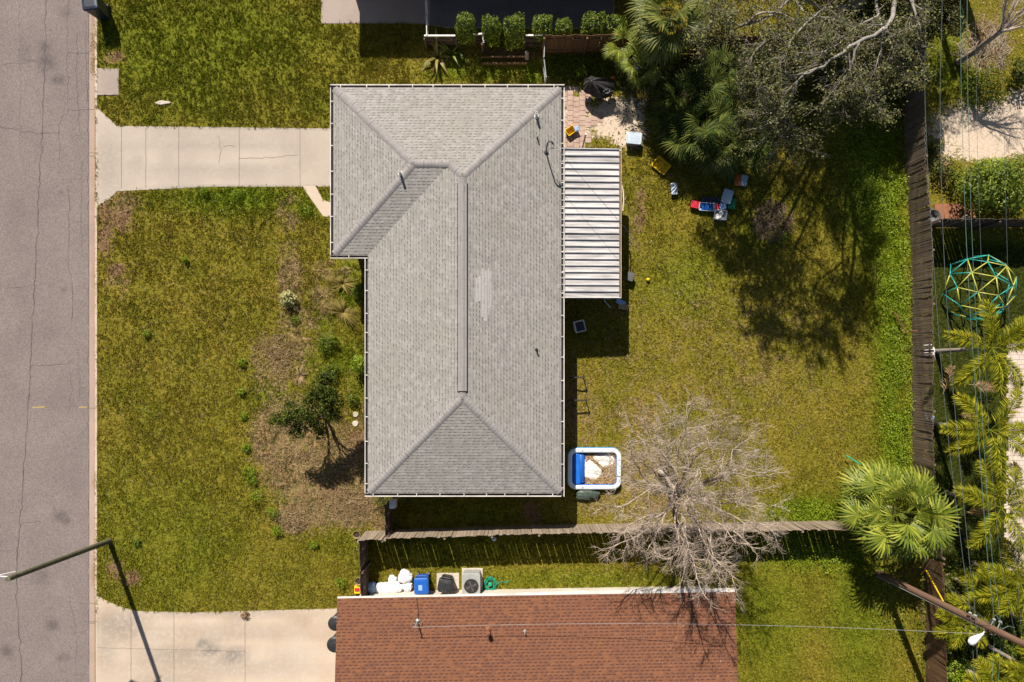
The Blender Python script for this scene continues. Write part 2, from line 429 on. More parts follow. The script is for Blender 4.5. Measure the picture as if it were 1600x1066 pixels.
M['hose'] = mat('green hose', (0.015, 0.32, 0.20), rough=0.4)
M['clear'] = mat('translucent plastic', (0.50, 0.56, 0.62), (0.38, 0.46, 0.54), rough=0.3, spec=0.5, scale=5)
M['pale_blue'] = mat('pale blue plastic', (0.28, 0.44, 0.66), rough=0.35)
M['grey_plastic'] = mat('grey plastic', (0.33, 0.33, 0.32), (0.27, 0.27, 0.26), rough=0.5)
M['dark_grey'] = mat('dark grey', (0.10, 0.10, 0.10), rough=0.5)
M['teal'] = mat('teal steel', (0.015, 0.30, 0.25), rough=0.35, spec=0.5)
M['lime_steel'] = mat('yellow green steel', (0.46, 0.44, 0.07), rough=0.35, spec=0.5)
M['bag_white'] = mat('white bag', (0.78, 0.76, 0.74), (0.60, 0.60, 0.62), rough=0.45, scale=7, bump=0.6, bscale=10)
M['terracotta'] = mat('terracotta', (0.30, 0.13, 0.07), rough=0.9)
M['tan_pot'] = mat('tan pot', (0.36, 0.26, 0.13), rough=0.8)
M['soil'] = mat('soil', (0.06, 0.04, 0.028), rough=0.95, bump=0.6)
M['stone'] = mat('pale stone', (0.55, 0.48, 0.40), (0.44, 0.38, 0.32), rough=0.9, scale=8)
M['lamp_white'] = mat('lamp head', (0.8, 0.8, 0.8), rough=0.35, spec=0.5)
M['brush'] = mat('brush twig', (0.24, 0.165, 0.12), (0.15, 0.10, 0.07), rough=0.95)
def ribbed_metal():
    t = NT('painted metal roof'); o = t.obj()
    mp = t.n('ShaderNodeMapping'); mp.inputs['Scale'].default_value = (0.5, 7.0, 1); t.t.links.new(o, mp.inputs[0])
    rnd = t.n('ShaderNodeObjectInfo').outputs['Random']
    f = t.ramp(t.math('ADD', t.noise(1.5, mp.outputs[0], 6, 0.65), t.math('MULTIPLY', rnd, 0.14)), 0.46, 0.80)
    c = t.mix(f, (0.56, 0.535, 0.52), (0.215, 0.20, 0.195))
    t.base(c, 0.55, 0.3)
    return t.m
M['metal_roof'] = ribbed_metal()
# ------------------------------------------------------------------ ground, road, paving
DRIVE_N = [(150, 167), (160, 176), (183, 197), (517, 201), (560, 201), (560, 292), (517, 292), (330, 292), (183, 299), (170, 312), (152, 322)]
SLAB_STORM = [(153, 107), (186, 108), (186, 149), (152, 149)]
WALK = [(472, 291), (494, 291), (504, 312), (517, 317), (545, 320), (545, 346), (517, 340), (505, 338)]
DRIVE_S = [(151, 930), (165, 938), (190, 949), (215, 955), (300, 957), (527, 951), (560, 951), (560, 1250), (151, 1250)]
SLAB_NORTH = [(502, -40), (565, -40), (960, -40), (960, 46), (700, 44), (655, 37), (502, 37)]
PAVERS = [(868, 135), (930, 140), (945, 178), (934, 210), (922, 236), (868, 240)]
PATIO_FLOOR = [(868, 241), (966, 241), (966, 468), (868, 468)]
HOUSE = [(527, 150), (868, 150), (868, 765), (580, 765), (580, 412), (527, 412)]
RED_HOUSE = [(545, 950), (1128, 940), (1128, 1400), (545, 1400)]
EAST_PAVERS = [(1573, 535), (1680, 535), (1680, 900), (1572, 895), (1571, 800), (1574, 700)]
AC_PAD = [(722, 897), (757, 896), (757, 930), (722, 930)]
PAVED = [DRIVE_N, SLAB_STORM, WALK, DRIVE_S, SLAB_NORTH, PAVERS, PATIO_FLOOR, HOUSE, RED_HOUSE, EAST_PAVERS]
KERB_X = 148.0

def blob(px, py, cx, cy, rx, ry, a=0.0):
    ca, sa = math.cos(math.radians(a)), math.sin(math.radians(a))
    dx, dy = px - cx, py - cy
    u = (dx * ca + dy * sa) / rx; v = (-dx * sa + dy * ca) / ry
    return np.exp(-(u * u + v * v) ** 1.3)
def zones(px, py):
    """how dry, lush, bare or sandy the ground is, as laid out on the lot (photo pixels of the ground)"""
    dry = np.zeros(np.shape(px)); lush = dry.copy(); dirt = dry.copy(); sand = dry.copy()
    def mx(a, *b, k=1.0): np.maximum(a, k * blob(px, py, *b), out=a)
    for b in ((490, 735, 95, 70), (450, 690, 62, 80), (545, 790, 70, 38), (470, 800, 60, 36), (520, 700, 40, 60)): mx(dry, *b, k=0.90)
    for b in ((430, 565, 55, 55), (470, 520, 45, 60)): mx(dry, *b, k=0.60)
    for b in ((455, 440, 28, 70), (450, 330, 22, 45), (520, 420, 40, 22), (500, 470, 26, 30), (190, 320, 40, 30), (185, 440, 28, 30), (590, 815, 30, 30)): mx(dry, *b, k=0.62)
    for b in ((185, 345, 34, 26), (182, 422, 22, 13), (165, 360, 14, 60), (180, 890, 18, 22), (205, 905, 20, 16), (180, 90, 24, 12)): mx(dirt, *b, k=0.72)
    for b in ((1000, 740, 70, 70), (1040, 790, 90, 34), (1000, 650, 60, 40), (920, 650, 24, 70), (985, 360, 12, 75), (930, 790, 40, 25)): mx(dry, *b, k=0.50)
    mx(dry, 300, 600, 260, 500, k=0.16); mx(dry, 1130, 560, 260, 170, k=0.34)
    mx(dry, 1200, 640, 180, 60, 20, k=0.25)
    mx(lush, 300, 70, 240, 110, k=0.62); mx(lush, 480, 150, 120, 40, k=0.3); mx(lush, 250, 850, 150, 120, k=0.42)
    mx(lush, 1392, 460, 30, 300, k=1.0); mx(lush, 1370, 300, 55, 130, k=0.9); mx(lush, 1400, 690, 30, 90, k=0.95)
    mx(lush, 1270, 800, 80, 28, k=0.95); mx(lush, 1250, 860, 110, 40, k=0.8); mx(lush, 1200, 960, 60, 120, k=0.6); mx(lush, 1340, 940, 50, 150, k=0.7)
    mx(lush, 1070, 440, 60, 50, k=0.55); mx(lush, 370, 308, 120, 26, k=0.95); mx(lush, 480, 320, 60, 26, k=0.75)
    mx(lush, 545, 450, 16, 60, k=0.85); mx(lush, 530, 560, 45, 40, k=0.7); mx(lush, 555, 600, 20, 40, k=0.5); mx(lush, 440, 620, 40, 40, k=0.35)
    mx(lush, 830, 118, 16, 30, k=1.0); mx(lush, 720, 110, 60, 16, k=0.8); mx(lush, 770, 110, 60, 20, k=0.7)
    mx(lush, 700, 850, 160, 30, k=0.5); mx(lush, 900, 905, 200, 16, k=0.55); mx(lush, 740, 800, 130, 18, k=0.6); mx(lush, 1490, 80, 45, 90, k=0.75)
    mx(lush, 900, 100, 60, 30, k=0.7); mx(lush, 1180, 360, 30, 30, k=0.5)
    mx(dirt, 640, 925, 110, 9, k=0.75); mx(dirt, 1000, 330, 14, 70, k=0.55); mx(dirt, 893, 640, 12, 130, k=0.55); mx(dirt, 575, 640, 12, 60, k=0.5)
    mx(dirt, 800, 85, 70, 16, k=0.6); mx(dirt, 830, 800, 20, 30, k=0.7); mx(dirt, 1470, 250, 26, 60, k=0.6); mx(dirt, 1540, 60, 60, 70, k=0.55)
    mx(dirt, 1480, 560, 26, 130, k=0.45); mx(dirt, 1480, 930, 50, 80, k=0.7); mx(dirt, 1060, 130, 100, 60, k=0.7); mx(dirt, 1260, 110, 120, 60, k=0.5); mx(dirt, 990, 195, 24, 30, k=0.8)
    mx(dirt, 480, 650, 40, 26, k=0.55); mx(dirt, 560, 700, 18, 60, k=0.7); mx(dirt, 425, 720, 20, 40, k=0.5); mx(dirt, 520, 770, 50, 14, k=0.55); mx(dirt, 470, 815, 40, 10, k=0.6); mx(dirt, 450, 540, 30, 14, k=0.5)
    mx(lush, 440, 745, 20, 26, k=0.6); mx(lush, 475, 700, 16, 24, k=0.55); mx(lush, 520, 760, 14, 14, k=0.6); mx(lush, 425, 620, 30, 26, k=0.6); mx(lush, 480, 560, 22, 20, k=0.6); mx(lush, 500, 505, 24, 20, k=0.6)
    mx(sand, 965, 185, 46, 40, k=1.0); mx(sand, 985, 212, 30, 26, k=0.85); mx(sand, 905, 190, 40, 50, k=0.6); mx(sand, 1005, 165, 18, 20, k=0.5)
    mx(sand, 1545, 205, 100, 52, k=1.0); mx(sand, 1490, 225, 34, 34, k=0.7); mx(sand, 1620, 170, 60, 40, k=1.0)
    x_, y_ = (px - NX) * .03, -(py - NY) * .03
    dry = dry * np.clip(.30 + 1.5 * (vnoise(x_, y_, 1.3, 14) * .6 + vnoise(x_, y_, .45, 15) * .4), 0, 1.12)
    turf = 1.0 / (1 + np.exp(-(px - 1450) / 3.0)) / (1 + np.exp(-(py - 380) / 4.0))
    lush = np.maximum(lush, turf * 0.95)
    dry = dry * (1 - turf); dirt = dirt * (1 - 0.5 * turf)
    return dry, lush, dirt, sand, turf

def ground_z(px, py):
    dry = zones(px, py)[0]
    x = (px - NX) * 0.03; y = -(py - NY) * 0.03
    z = (vnoise(x, y, 0.55, 2) + 0.6 * vnoise(x, y, 0.25, 4) - 0.75) * 0.20 * np.clip(dry - 0.22, 0, 1)
    flat = np.ones(np.shape(px))
    for poly in (DRIVE_N, DRIVE_S, WALK, HOUSE, PATIO_FLOOR):
        xs = [p[0] for p in poly]; ys = [p[1] for p in poly]
        d = np.maximum.reduce([min(xs) - px, px - max(xs), min(ys) - py, py - max(ys)])
        flat = np.minimum(flat, np.clip((d - 2) / 15.0, 0, 1))
    return z * flat

gx = np.concatenate([[-400, -120, -40], np.arange(-25.5, -19.7, 0.6), [-19.58, -19.56], np.arange(-19.4, 26.5, 0.13), [30, 45, 130, 400]])
gy = np.concatenate([[-400, -120, -40, -22], np.arange(-15.6, 19.0, 0.13), [24, 45, 130, 400]])
X, Y = np.meshgrid(gx, gy)
PXg, PYg = topx(X, Y)
Z = np.where(X < -19.57, -0.125, ground_z(PXg, PYg))
nxg, nyg = len(gx), len(gy)
idx = np.arange(nxg * nyg).reshape(nyg, nxg)
F = np.stack([idx[:-1, :-1], idx[:-1, 1:], idx[1:, 1:], idx[1:, :-1]], -1).reshape(-1, 4)
zd = zones(PXg.ravel(), PYg.ravel())
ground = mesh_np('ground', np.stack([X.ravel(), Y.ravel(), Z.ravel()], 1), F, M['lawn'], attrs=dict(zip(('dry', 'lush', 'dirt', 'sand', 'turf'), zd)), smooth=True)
tag(ground, kind='structure')

def sheet(name, x0, x1, y0, y1, z, m, stains=(), step=0.12, shape=None):
    """a flat paved sheet over a pixel rectangle (or polygon), gridded so that old stains can be laid on it"""
    a = G(x0, y1); b = G(x1, y0)
    xs = np.linspace(a.x, b.x, max(2, int((b.x - a.x) / step))); ys = np.linspace(a.y, b.y, max(2, int((b.y - a.y) / step)))
    X, Y = np.meshgrid(xs, ys); px, py = topx(X, Y)
    st = np.zeros(X.shape)
    for sx, sy, rx, ry, k in stains: st = np.maximum(st, k * blob(px, py, sx, sy, rx, ry))
    n, m_ = len(xs), len(ys)
    idx = np.arange(n * m_).reshape(m_, n)
    F = np.stack([idx[:-1, :-1], idx[:-1, 1:], idx[1:, 1:], idx[1:, :-1]], -1).reshape(-1, 4)
    o = mesh_np(name, np.stack([X.ravel(), Y.ravel(), np.full(X.size, z)], 1), F, m, attrs={'stain': st.ravel()})
    return tag(o, kind='structure')
def poly_sheet(name, poly, z, m, stains=(), thick=0.0, cut=0.35):
    """a paved slab cut to an outline given in photo pixels of the ground"""
    bm = bmesh.new()
    vs = [bm.verts.new(G(*p)) for p in poly]
    bm.faces.new(vs)
    xs = [v.co.x for v in vs]; ys = [v.co.y for v in vs]
    for ax, lo, hi in ((0, min(xs), max(xs)), (1, min(ys), max(ys))):
        c = lo + cut
        while c < hi:
            nrm = (1, 0, 0) if ax == 0 else (0, 1, 0); co = (c, 0, 0) if ax == 0 else (0, c, 0)
            bmesh.ops.bisect_plane(bm, geom=bm.verts[:] + bm.edges[:] + bm.faces[:], plane_co=co, plane_no=nrm)
            c += cut
    for v in bm.verts: v.co.z = z
    bmesh.ops.recalc_face_normals(bm, faces=bm.faces)
    for f in bm.faces:
        if f.normal.z < 0: f.normal_flip()
    if thick:
        e = [ed for ed in bm.edges if ed.is_boundary]
        r = bmesh.ops.extrude_edge_only(bm, edges=e)
        for v in r['geom']:
            if isinstance(v, bmesh.types.BMVert): v.co.z -= thick
    me = bpy.data.meshes.new(name); bm.to_mesh(me); bm.free()
    a = me.attributes.new('stain', 'FLOAT', 'POINT')
    co = np.zeros(len(me.vertices) * 3); me.vertices.foreach_get('co', co); co = co.reshape(-1, 3)
    px, py = topx(co[:, 0], co[:, 1]); st = np.zeros(len(px))
    for sx, sy, rx, ry, k in stains: st = np.maximum(st, k * blob(px, py, sx, sy, rx, ry))
    a.data.foreach_set('value', st.astype(np.float32))
    me.materials.append(m)
    return tag(link(bpy.data.objects.new(name, me)), kind='structure')

road = sheet('road', -140, 137.5, -600, 1700, -0.112, M['asphalt'], [(68, 72, 9, 9, 0.75), (70, 97, 14, 16, 0.75), (87, 123, 12, 8, 0.7), (92, 807, 11, 9, 0.8), (101, 815, 7, 6, 0.8), (80, 978, 10, 8, 0.8), (97, 1028, 12, 8, 0.6), (62, 903, 16, 14, 0.45), (97, 452, 5, 4, 0.7), (8, 1020, 10, 12, 0.7), (36, 80, 10, 20, 0.35), (20, 330, 18, 30, 0.2), (75, 520, 20, 20, 0.2), (100, 18, 10, 10, 0.4), (92, 300, 4, 4, 0.6), (100, 885, 10, 7, 0.2)], step=0.1)
gut = MB()
sheet('gutter_pan', 137.5, 148.2, -600, 1700, -0.104, M['gutter_pan'], [(142, 70, 6, 30, 0.7), (143, 102, 5, 12, 0.9), (145, 430, 3, 30, 0.8), (146, 755, 3, 16, 0.9), (145, 900, 3, 20, 0.9), (142, 400, 4, 200, 0.3), (143, 30, 4, 40, 0.6)], step=0.1)
# the kerb: a rounded concrete upstand between the gutter and the lawn, lowered at the driveways
kb = MB(); rings = []
for py in [-600] + list(range(-60, 1130, 14)) + [1700]:
    low = max(min(1, max(0, (py - 160) / 16)) * min(1, max(0, (330 - py) / 16)), min(1, max(0, (py - 925) / 16)))
    top = 0.035 - 0.030 * low
    x0 = G(147.6, py).x; y = G(0, py).y
    wob = 0.006 * math.sin(py * 0.21)
    rings.append([(x0, y, -0.10), (x0 + 0.03, y, top - 0.02), (x0 + 0.06, y, top), (x0 + 0.145 + wob, y, top), (x0 + 0.15 + wob, y, -0.12)])
kb.loft(rings)
kerb = kb.build('kerb', M['concrete'], smooth=False)
tag(kerb, kind='structure')
def attr0(o):
    a = o.data.attributes.new('stain', 'FLOAT', 'POINT')
attr0(kerb)

poly_sheet('driveway', DRIVE_N, 0.012, M['concrete_north'], [(215, 255, 14, 16, 0.5), (170, 260, 24, 60, 0.6), (340, 224, 180, 8, 0.65), (340, 268, 180, 8, 0.65), (470, 246, 40, 40, 0.3), (340, 201, 190, 4, 0.9), (340, 293, 190, 4, 0.9), (260, 245, 14, 10, 0.4)], 0.1)
poly_sheet('storm_drain_slab', SLAB_STORM, 0.03, M['concrete_grey'], [(170, 128, 20, 20, 0.2)], 0.12)
poly_sheet('walkway', WALK, 0.014, M['concrete'], [], 0.1)
poly_sheet('south_driveway', DRIVE_S, 0.012, M['concrete'], [(185, 978, 55, 28, 0.62), (165, 1010, 20, 50, 0.45), (330, 1015, 18, 12, 1.0), (318, 1006, 12, 7, 1.0), (365, 1023, 24, 11, 1.0), (280, 1022, 80, 18, 0.55), (260, 1060, 70, 12, 0.45), (370, 962, 22, 9, 0.6), (450, 1030, 40, 20, 0.25), (330, 988, 190, 8, 0.50), (330, 1045, 190, 8, 0.55), (330, 956, 180, 4, 0.55), (470, 975, 20, 14, 0.3)], 0.1)
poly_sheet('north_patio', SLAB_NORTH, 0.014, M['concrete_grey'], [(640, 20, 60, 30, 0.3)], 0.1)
poly_sheet('side_paving', [(672, -40), (958, -40), (958, 44), (700, 42), (672, 39)], 0.020, M['shade_darkened_paving'], [], 0.02)
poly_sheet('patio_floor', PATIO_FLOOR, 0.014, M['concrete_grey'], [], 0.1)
# red brick paving beside the house, laid as single square flags with sandy joints
pv = MB()
i = 0
for a in range(12):
    for b in range(15):
        cx, cy = 868 + 9.4 * a + 4.2, 134 + 8.0 * b + 3 + (2.5 if a % 2 else 0)
        if not inpoly(np.array([cx]), np.array([cy]), PAVERS)[0] or R.random() < (0.08 if cx < 915 else 0.45): continue
        c = G(cx, cy)
        pv.box((c.x, c.y, 0.004 + R.uniform(0, 0.006)), (0.265, 0.225, 0.03), R.uniform(-0.04, 0.04))
tag(pv.build('brick_paving', M['paver'], bevel=0.004), kind='structure')
pe = MB()
for a in range(14):
    for b in range(50):
        px, py = 1572 + 6.8 * a + (3.4 if b % 2 else 0), 536 + 7.5 * b
        if inpoly(np.array([px]), np.array([py]), EAST_PAVERS)[0] and not (py > 800 and py < 812 and px < 1580):
            c = G(px, py); pe.box((c.x, c.y, 0.012), (0.196, 0.215, 0.03))
tag(pe.build('pool_deck_paving', M['paver_pale'], bevel=0.003), kind='structure')

def ribbon(mb, pts, w, z):
    """a thin flat strip along photo-pixel points"""
    q = [G(*p) for p in pts]
    vs = []
    for i, p in enumerate(q):
        d = q[min(i + 1, len(q) - 1)] - q[max(i - 1, 0)]
        n = Vector((-d.y, d.x, 0)).normalized() * (w[i] if hasattr(w, '__len__') else w) * 0.5
        vs += [(p.x - n.x, p.y - n.y, z), (p.x + n.x, p.y + n.y, z)]
    mb.add(vs, [(2 * i, 2 * i + 2, 2 * i + 3, 2 * i + 1) for i in range(len(q) - 1)])
def wander(pts, amp=1.6, step=7):
    out = []
    for (x0, y0), (x1, y1) in zip(pts[:-1], pts[1:]):
        n = max(2, int(math.hypot(x1 - x0, y1 - y0) / step))
        for k in range(n):
            t = k / n
            out.append((x0 + (x1 - x0) * t + R.gauss(0, amp), y0 + (y1 - y0) * t + R.gauss(0, amp)))
    return out + [pts[-1]]
ck = MB()
for pts, w in (([(70, -40), (68, 60), (64, 200), (58, 300), (53, 420), (46, 545), (38, 690), (30, 800), (24, 880), (23, 920), (26, 980), (30, 1040), (33, 1120)], 0.040),
               ([(104, -20), (103, 80), (104, 176)], 0.014), ([(98, 176), (90, 195), (90, 250)], 0.018), ([(104, 290), (107, 320), (104, 410), (112, 450), (109, 500)], 0.02),
               ([(118, 50), (118, 130), (121, 190), (124, 210), (108, 216)], 0.020), ([(126, 250), (124, 330), (126, 400)], 0.014), ([(104, 170), (122, 172), (136, 170)], 0.015),
               ([(-5, 196), (15, 200), (60, 208), (90, 206)], 0.022), ([(102, 82), (136, 81)], 0.012), ([(30, 92), (66, 90)], 0.012),
               ([(46, 572), (75, 570), (105, 569), (112, 560)], 0.022), ([(106, 575), (109, 610), (104, 650)], 0.012), ([(120, 540), (122, 620), (130, 640)], 0.010), ([(50, 637), (136, 637)], 0.009), ([(20, 820), (60, 815)], 0.010),
               ([(104, 930), (112, 960), (118, 1000), (115, 1040)], 0.012), ([(118, 944), (134, 944)], 0.012), ([(112, 1056), (134, 1055)], 0.014), ([(114, 990), (126, 992), (131, 985)], 0.010), ([(10, 450), (50, 445)], 0.010), ([(126, 640), (134, 670), (120, 684)], 0.010),
               ([(100, 340), (106, 344), (130, 346)], 0.008), ([(132, 30), (133, 160)], 0.018), ([(135, -20), (136.5, 400), (136.5, 1120)], 0.022), ([(28, 0), (29, 240)], 0.007), ([(-5, 100), (66, 92)], 0.009)):
    pp = wander(pts, 0.9 if w > 0.015 else 1.1)
    ribbon(ck, pp, [w * R.uniform(0.5, 1.35) for _ in pp], -0.1065)
tag(ck.build('road_cracks', M['crack']), kind='structure')
ym = MB(); ribbon(ym, [(48, 637.2), (68, 636)], 0.055, -0.1055); ribbon(ym, [(121, 636.5), (134, 636.5)], 0.055, -0.1055)
tag(ym.build('road_paint', M['yellow_paint']), kind='structure')
jt = MB()
for x in (190, 228, 279.5, 374, 469): ribbon(jt, wander([(x, 200), (x, 294)], 0.15), 0.018, 0.0165)
for pts in ([(340, 212), (347, 232), (342, 255)], [(347, 230), (367, 229)], [(374, 248), (400, 247), (430, 246), (466, 242)]): ribbon(jt, wander(pts, 0.8, 5), 0.016, 0.0165)
for x in (205, 272, 383): ribbon(jt, wander([(x, 957), (x, 1100)], 0.15), 0.018, 0.0165)
ribbon(jt, wander([(152, 1012), (383, 1018)], 0.2), 0.012, 0.0165)
for y in (170, 239, 638, 944, 971): ribbon(jt, [(137, y), (152, y)], 0.022, -0.0985 if y not in (239, 971) else 0.012)
tag(jt.build('concrete_joints', M['joint']), kind='structure')

# ------------------------------------------------------------------ houses
def slope_uv(o):
    me = o.data; uvl = me.uv_layers.new(name='UVMap')
    for p in me.polygons:
        n = p.normal; h = Vector((n.x, n.y, 0))
        if h.length < 1e-4: a = Vector((0, 1, 0)); cs = 1
        else: a = -h.normalized(); cs = n.z if abs(n.z) > 0.2 else 1
        u = Vector((a.y, -a.x, 0))
        for li in p.loop_indices:
            co = me.vertices[me.loops[li].vertex_index].co
            uvl.data[li].uv = (co.dot(u), co.dot(a) / cs)
ZE = 2.60; PITCH = 0.30
e = {k: P(*v, ZE) for k, v in dict(A=(517, 133), B=(879.5, 133), C=(882, 775), D=(571, 775), E=(571, 402.5), F=(517, 402.5)).items()}
xA, xB, xD = e['A'].x, (e['B'].x + e['C'].x) / 2, e['D'].x
yT, yB_, yF = e['A'].y, e['C'].y, e['F'].y
inset = 0.105                                    # the gutters hang outside the roof edge
rx0, rxm, rx1 = xA + inset, xD + inset, xB - inset
ry1, ry0, rym = yT - inset, yB_ + inset, yF + inset
def roof_z(x, y):
    d1 = min(x - rxm, rx1 - x, ry1 - y, y - ry0)
    d2 = min(x - rx0, ry1 - y, y - rym, rx1 - x)
    return ZE + PITCH * max(d1, d2)
hw = (rx1 - rxm) / 2; he = (ry1 - rym) / 2; xr = (rxm + rx1) / 2
A = (rx0, ry1); B = (rx1, ry1); C = (rx1, ry0); D = (rxm, ry0); E = (rxm, rym); Fp = (rx0, rym)
Hh = (xr, ry1 - hw); Gg = (xr, ry0 + hw); I = (rx0 + he, ry1 - he); J = (rxm + he, ry1 - he)
house = thing('house', 'single storey house under the grey shingle hip roof with white gutters', 'house', G(725, 455))
HO = house.location.copy()
rm = MB()
V3 = lambda p: (p[0], p[1], roof_z(*p))
for poly in ((B, A, I, J, Hh), (C, B, Hh, Gg), (D, C, Gg), (D, Gg, Hh, J, E), (E, J, I, Fp), (A, Fp, I)):
    rm.add([V3(p) for p in poly], [tuple(range(len(poly)))])
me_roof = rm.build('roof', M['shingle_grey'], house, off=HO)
for p in me_roof.data.polygons:
    if p.normal.z < 0: p.flip()
slope_uv(me_roof)
# fascia and soffit below the shingles
outl = [A, B, C, D, E, Fp]
fa = MB()
n = len(outl)
cx_ = sum(p[0] for p in outl) / n
def inset_poly(pts, d):
    out = []
    m = len(pts)
    for i in range(m):
        p0, p1, p2 = Vector(pts[i - 1]), Vector(pts[i]), Vector(pts[(i + 1) % m])
        a = (p1 - p0).normalized(); b = (p2 - p1).normalized()
        na = Vector((a.y, -a.x)); nb = Vector((b.y, -b.x))
        out.append(p1 + (na + nb) / (1 + na.dot(nb)) * d)
    return out
wall_in = inset_poly(outl, 0.42)
vs = [(p[0], p[1], ZE - 0.004) for p in outl] + [(p[0], p[1], ZE - 0.17) for p in outl] + [(p[0], p[1], ZE - 0.17) for p in wall_in]
fa.add(vs, [(i, (i + 1) % n, n + (i + 1) % n, n + i) for i in range(n)] + [(n + i, n + (i + 1) % n, 2 * n + (i + 1) % n, 2 * n + i) for i in range(n)])
fa.build('fascia', M['white'], house, off=HO)
wl = MB()
wl.add([(p[0], p[1], -0.02) for p in wall_in] + [(p[0], p[1], ZE - 0.172) for p in wall_in], [(i, (i + 1) % n, n + (i + 1) % n, n + i) for i in range(n)])
wl.build('wall', M['stucco'], house, off=HO)
def opening(parent, name, c, nrm, w, h, z, off):
    """framed window or door set on a wall face; nrm is the outward direction"""
    a = math.atan2(nrm[1], nrm[0]) - math.pi / 2
    t = Vector((-nrm[1], nrm[0], 0)); nn = Vector((nrm[0], nrm[1], 0)); c = Vector((c[0], c[1], z))
    f = MB()
    for s in (-1, 1): f.box(c + t * (s * w / 2) + nn * 0.02, (0.08, 0.07, h + 0.08), a)
    for s in (-1, 1): f.box(c + Vector((0, 0, s * h / 2)) + nn * 0.021, (w - 0.08, 0.07, 0.08), a)
    o = f.build(name, M['white'], parent, off=off)
    g = MB(); g.box(c + nn * 0.012, (w - 0.08, 0.03, h - 0.08), a)
    g.build('pane' if name == 'window' else 'panel', M['glass'] if name == 'window' else M['white'], o, off=off)
ww = wall_in
for px, py, nrm, nm, w, h, z in ((0, 0, 0, 0, 0, 0, 0),):
    pass
xw = ww[2][0]; xwest = ww[3][0]; xext = ww[5][0]; yn = ww[0][1]; ys_ = ww[2][1]
for y, w, nm in ((yn - 1.6, 1.2, 'window'), (yn - 5.0, 1.9, 'window'), (yn - 8.5, 0.95, 'door'), (yn - 13.5, 1.4, 'window')):
    opening(house, nm, (xw, y), (1, 0), w, 2.02 if nm == 'door' else 1.1, 1.03 if nm == 'door' else 1.4, HO)
for y, w, nm in ((yF - 2.0, 0.95, 'door'), (yF - 4.6, 1.8, 'window'), (yF - 8.0, 1.4, 'window')):
    opening(house, nm, (xwest, y), (-1, 0), w, 2.02 if nm == 'door' else 1.1, 1.03 if nm == 'door' else 1.4, HO)
opening(house, 'garage_door', (xext, (yT + yF) / 2 + 0.4), (-1, 0), 3.0, 2.1, 1.06, HO)
opening(house, 'window', (xr - 1, yn), (0, 1), 1.2, 1.1, 1.4, HO); opening(house, 'window', (xr + 1, ys_), (0, -1), 1.2, 1.1, 1.4, HO)
# gutters: a trough with a white lip, and the hangers that bridge it
def gutter(p, q, nrm, hang, mirror_fill=True):
    p = Vector((*p, 0)); q = Vector((*q, 0)); nn = Vector((*nrm, 0)); d = (q - p).normalized()
    z1 = ZE - 0.005; W = inset + 0.035
    ex = 0.0
    prof = [(0.004, z1 - 0.02), (0.004, z1 - 0.115), (0.016, z1 - 0.125), (W - 0.012, z1 - 0.125), (W, z1 - 0.10), (W, z1), (W - 0.030, z1), (W - 0.030, z1 - 0.02), (W - 0.03, z1 - 0.10), (0.02, z1 - 0.105)]
    g = MB()
    g.loft([[tuple(r + nn * a + Vector((0, 0, z))) for a, z in prof] for r in (p, q)])
    o = g.build('gutter', M['gutter_white'], house, off=HO)
    b = MB(); b.box((p + q) / 2 + nn * (W * 0.5 - 0.005) + Vector((0, 0, z1 - 0.097)), ((q - p).length - 0.01 if abs(d.x) > 0.5 else W - 0.068, W - 0.068 if abs(d.x) > 0.5 else (q - p).length - 0.01, 0.012))
    b.build('gutter_fill', M['dark'], o, off=HO)  # near-black strip filling the gap inside the gutter
    L = (q - p).length; k = int(L / hang)
    for i in range(k):
        c = p + d * (L * (i + 0.5 + R.uniform(-0.12, 0.12)) / k) + nn * (W / 2 - 0.006) + Vector((0, 0, z1 + 0.004))
        h = MB(); s = (0.034, W - 0.02, 0.008) if abs(d.x) > 0.5 else (W - 0.02, 0.034, 0.008)
        h.box(c, s); h.build('gutter_hanger', M['gutter_white'], o, off=HO)
Wg = inset + 0.035
for p, q, nrm in (((rx0 - Wg, ry1), (rx1 + Wg, ry1), (0, 1)), ((rx1, ry0 - Wg), (rx1, ry1 - 0.002), (1, 0)), ((rxm - Wg, ry0), (rx1 - 0.002, ry0), (0, -1)),
                  ((rxm, ry0 + 0.002), (rxm, rym - Wg - 0.003), (-1, 0)), ((rx0 - Wg + 0.002, rym), (rxm - 0.002, rym), (0, -1)), ((rx0, rym + 0.002), (rx0, ry1 - 0.002), (-1, 0))):
    gutter(p, q, nrm, 0.92)
# hip and ridge caps follow the roof on both sides of each hip
def cap(p, q, name='hip_cap', w=0.16, lift=0.022, m='shingle_cap'):
    p = Vector(p); q = Vector(q); d = (q - p).normalized(); nn = Vector((-d.y, d.x))
    L = (q - p).length; k = max(2, int(L / 0.3)); rings = []
    for i in range(k + 1):
        r = p + (q - p) * (i / k); rg = []
        for a in (-w, -w * 0.55, 0, w * 0.55, w):
            s = r + nn * a; rg.append((s.x, s.y, roof_z(s.x, s.y) + lift + (0.012 if abs(a) < w * 0.9 else -0.016)))
        rings.append(rg)
    vs = [v for rg in rings for v in rg]; fs = []
    for i in range(k):
        for j in range(4): fs.append((i * 5 + j, i * 5 + j + 1, (i + 1) * 5 + j + 1, (i + 1) * 5 + j))
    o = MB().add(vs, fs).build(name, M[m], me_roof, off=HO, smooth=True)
    uvl = o.data.uv_layers.new(name='UVMap')
    off = Vector((HO.x, HO.y))
    for po in o.data.polygons:
        if po.normal.z < 0: po.flip()
        for li in po.loop_indices:
            co = o.data.vertices[o.data.loops[li].vertex_index].co
            r = Vector((co.x, co.y)) + off - p
            uvl.data[li].uv = (r.dot(nn) * 0.9 + 0.2, r.dot(d))
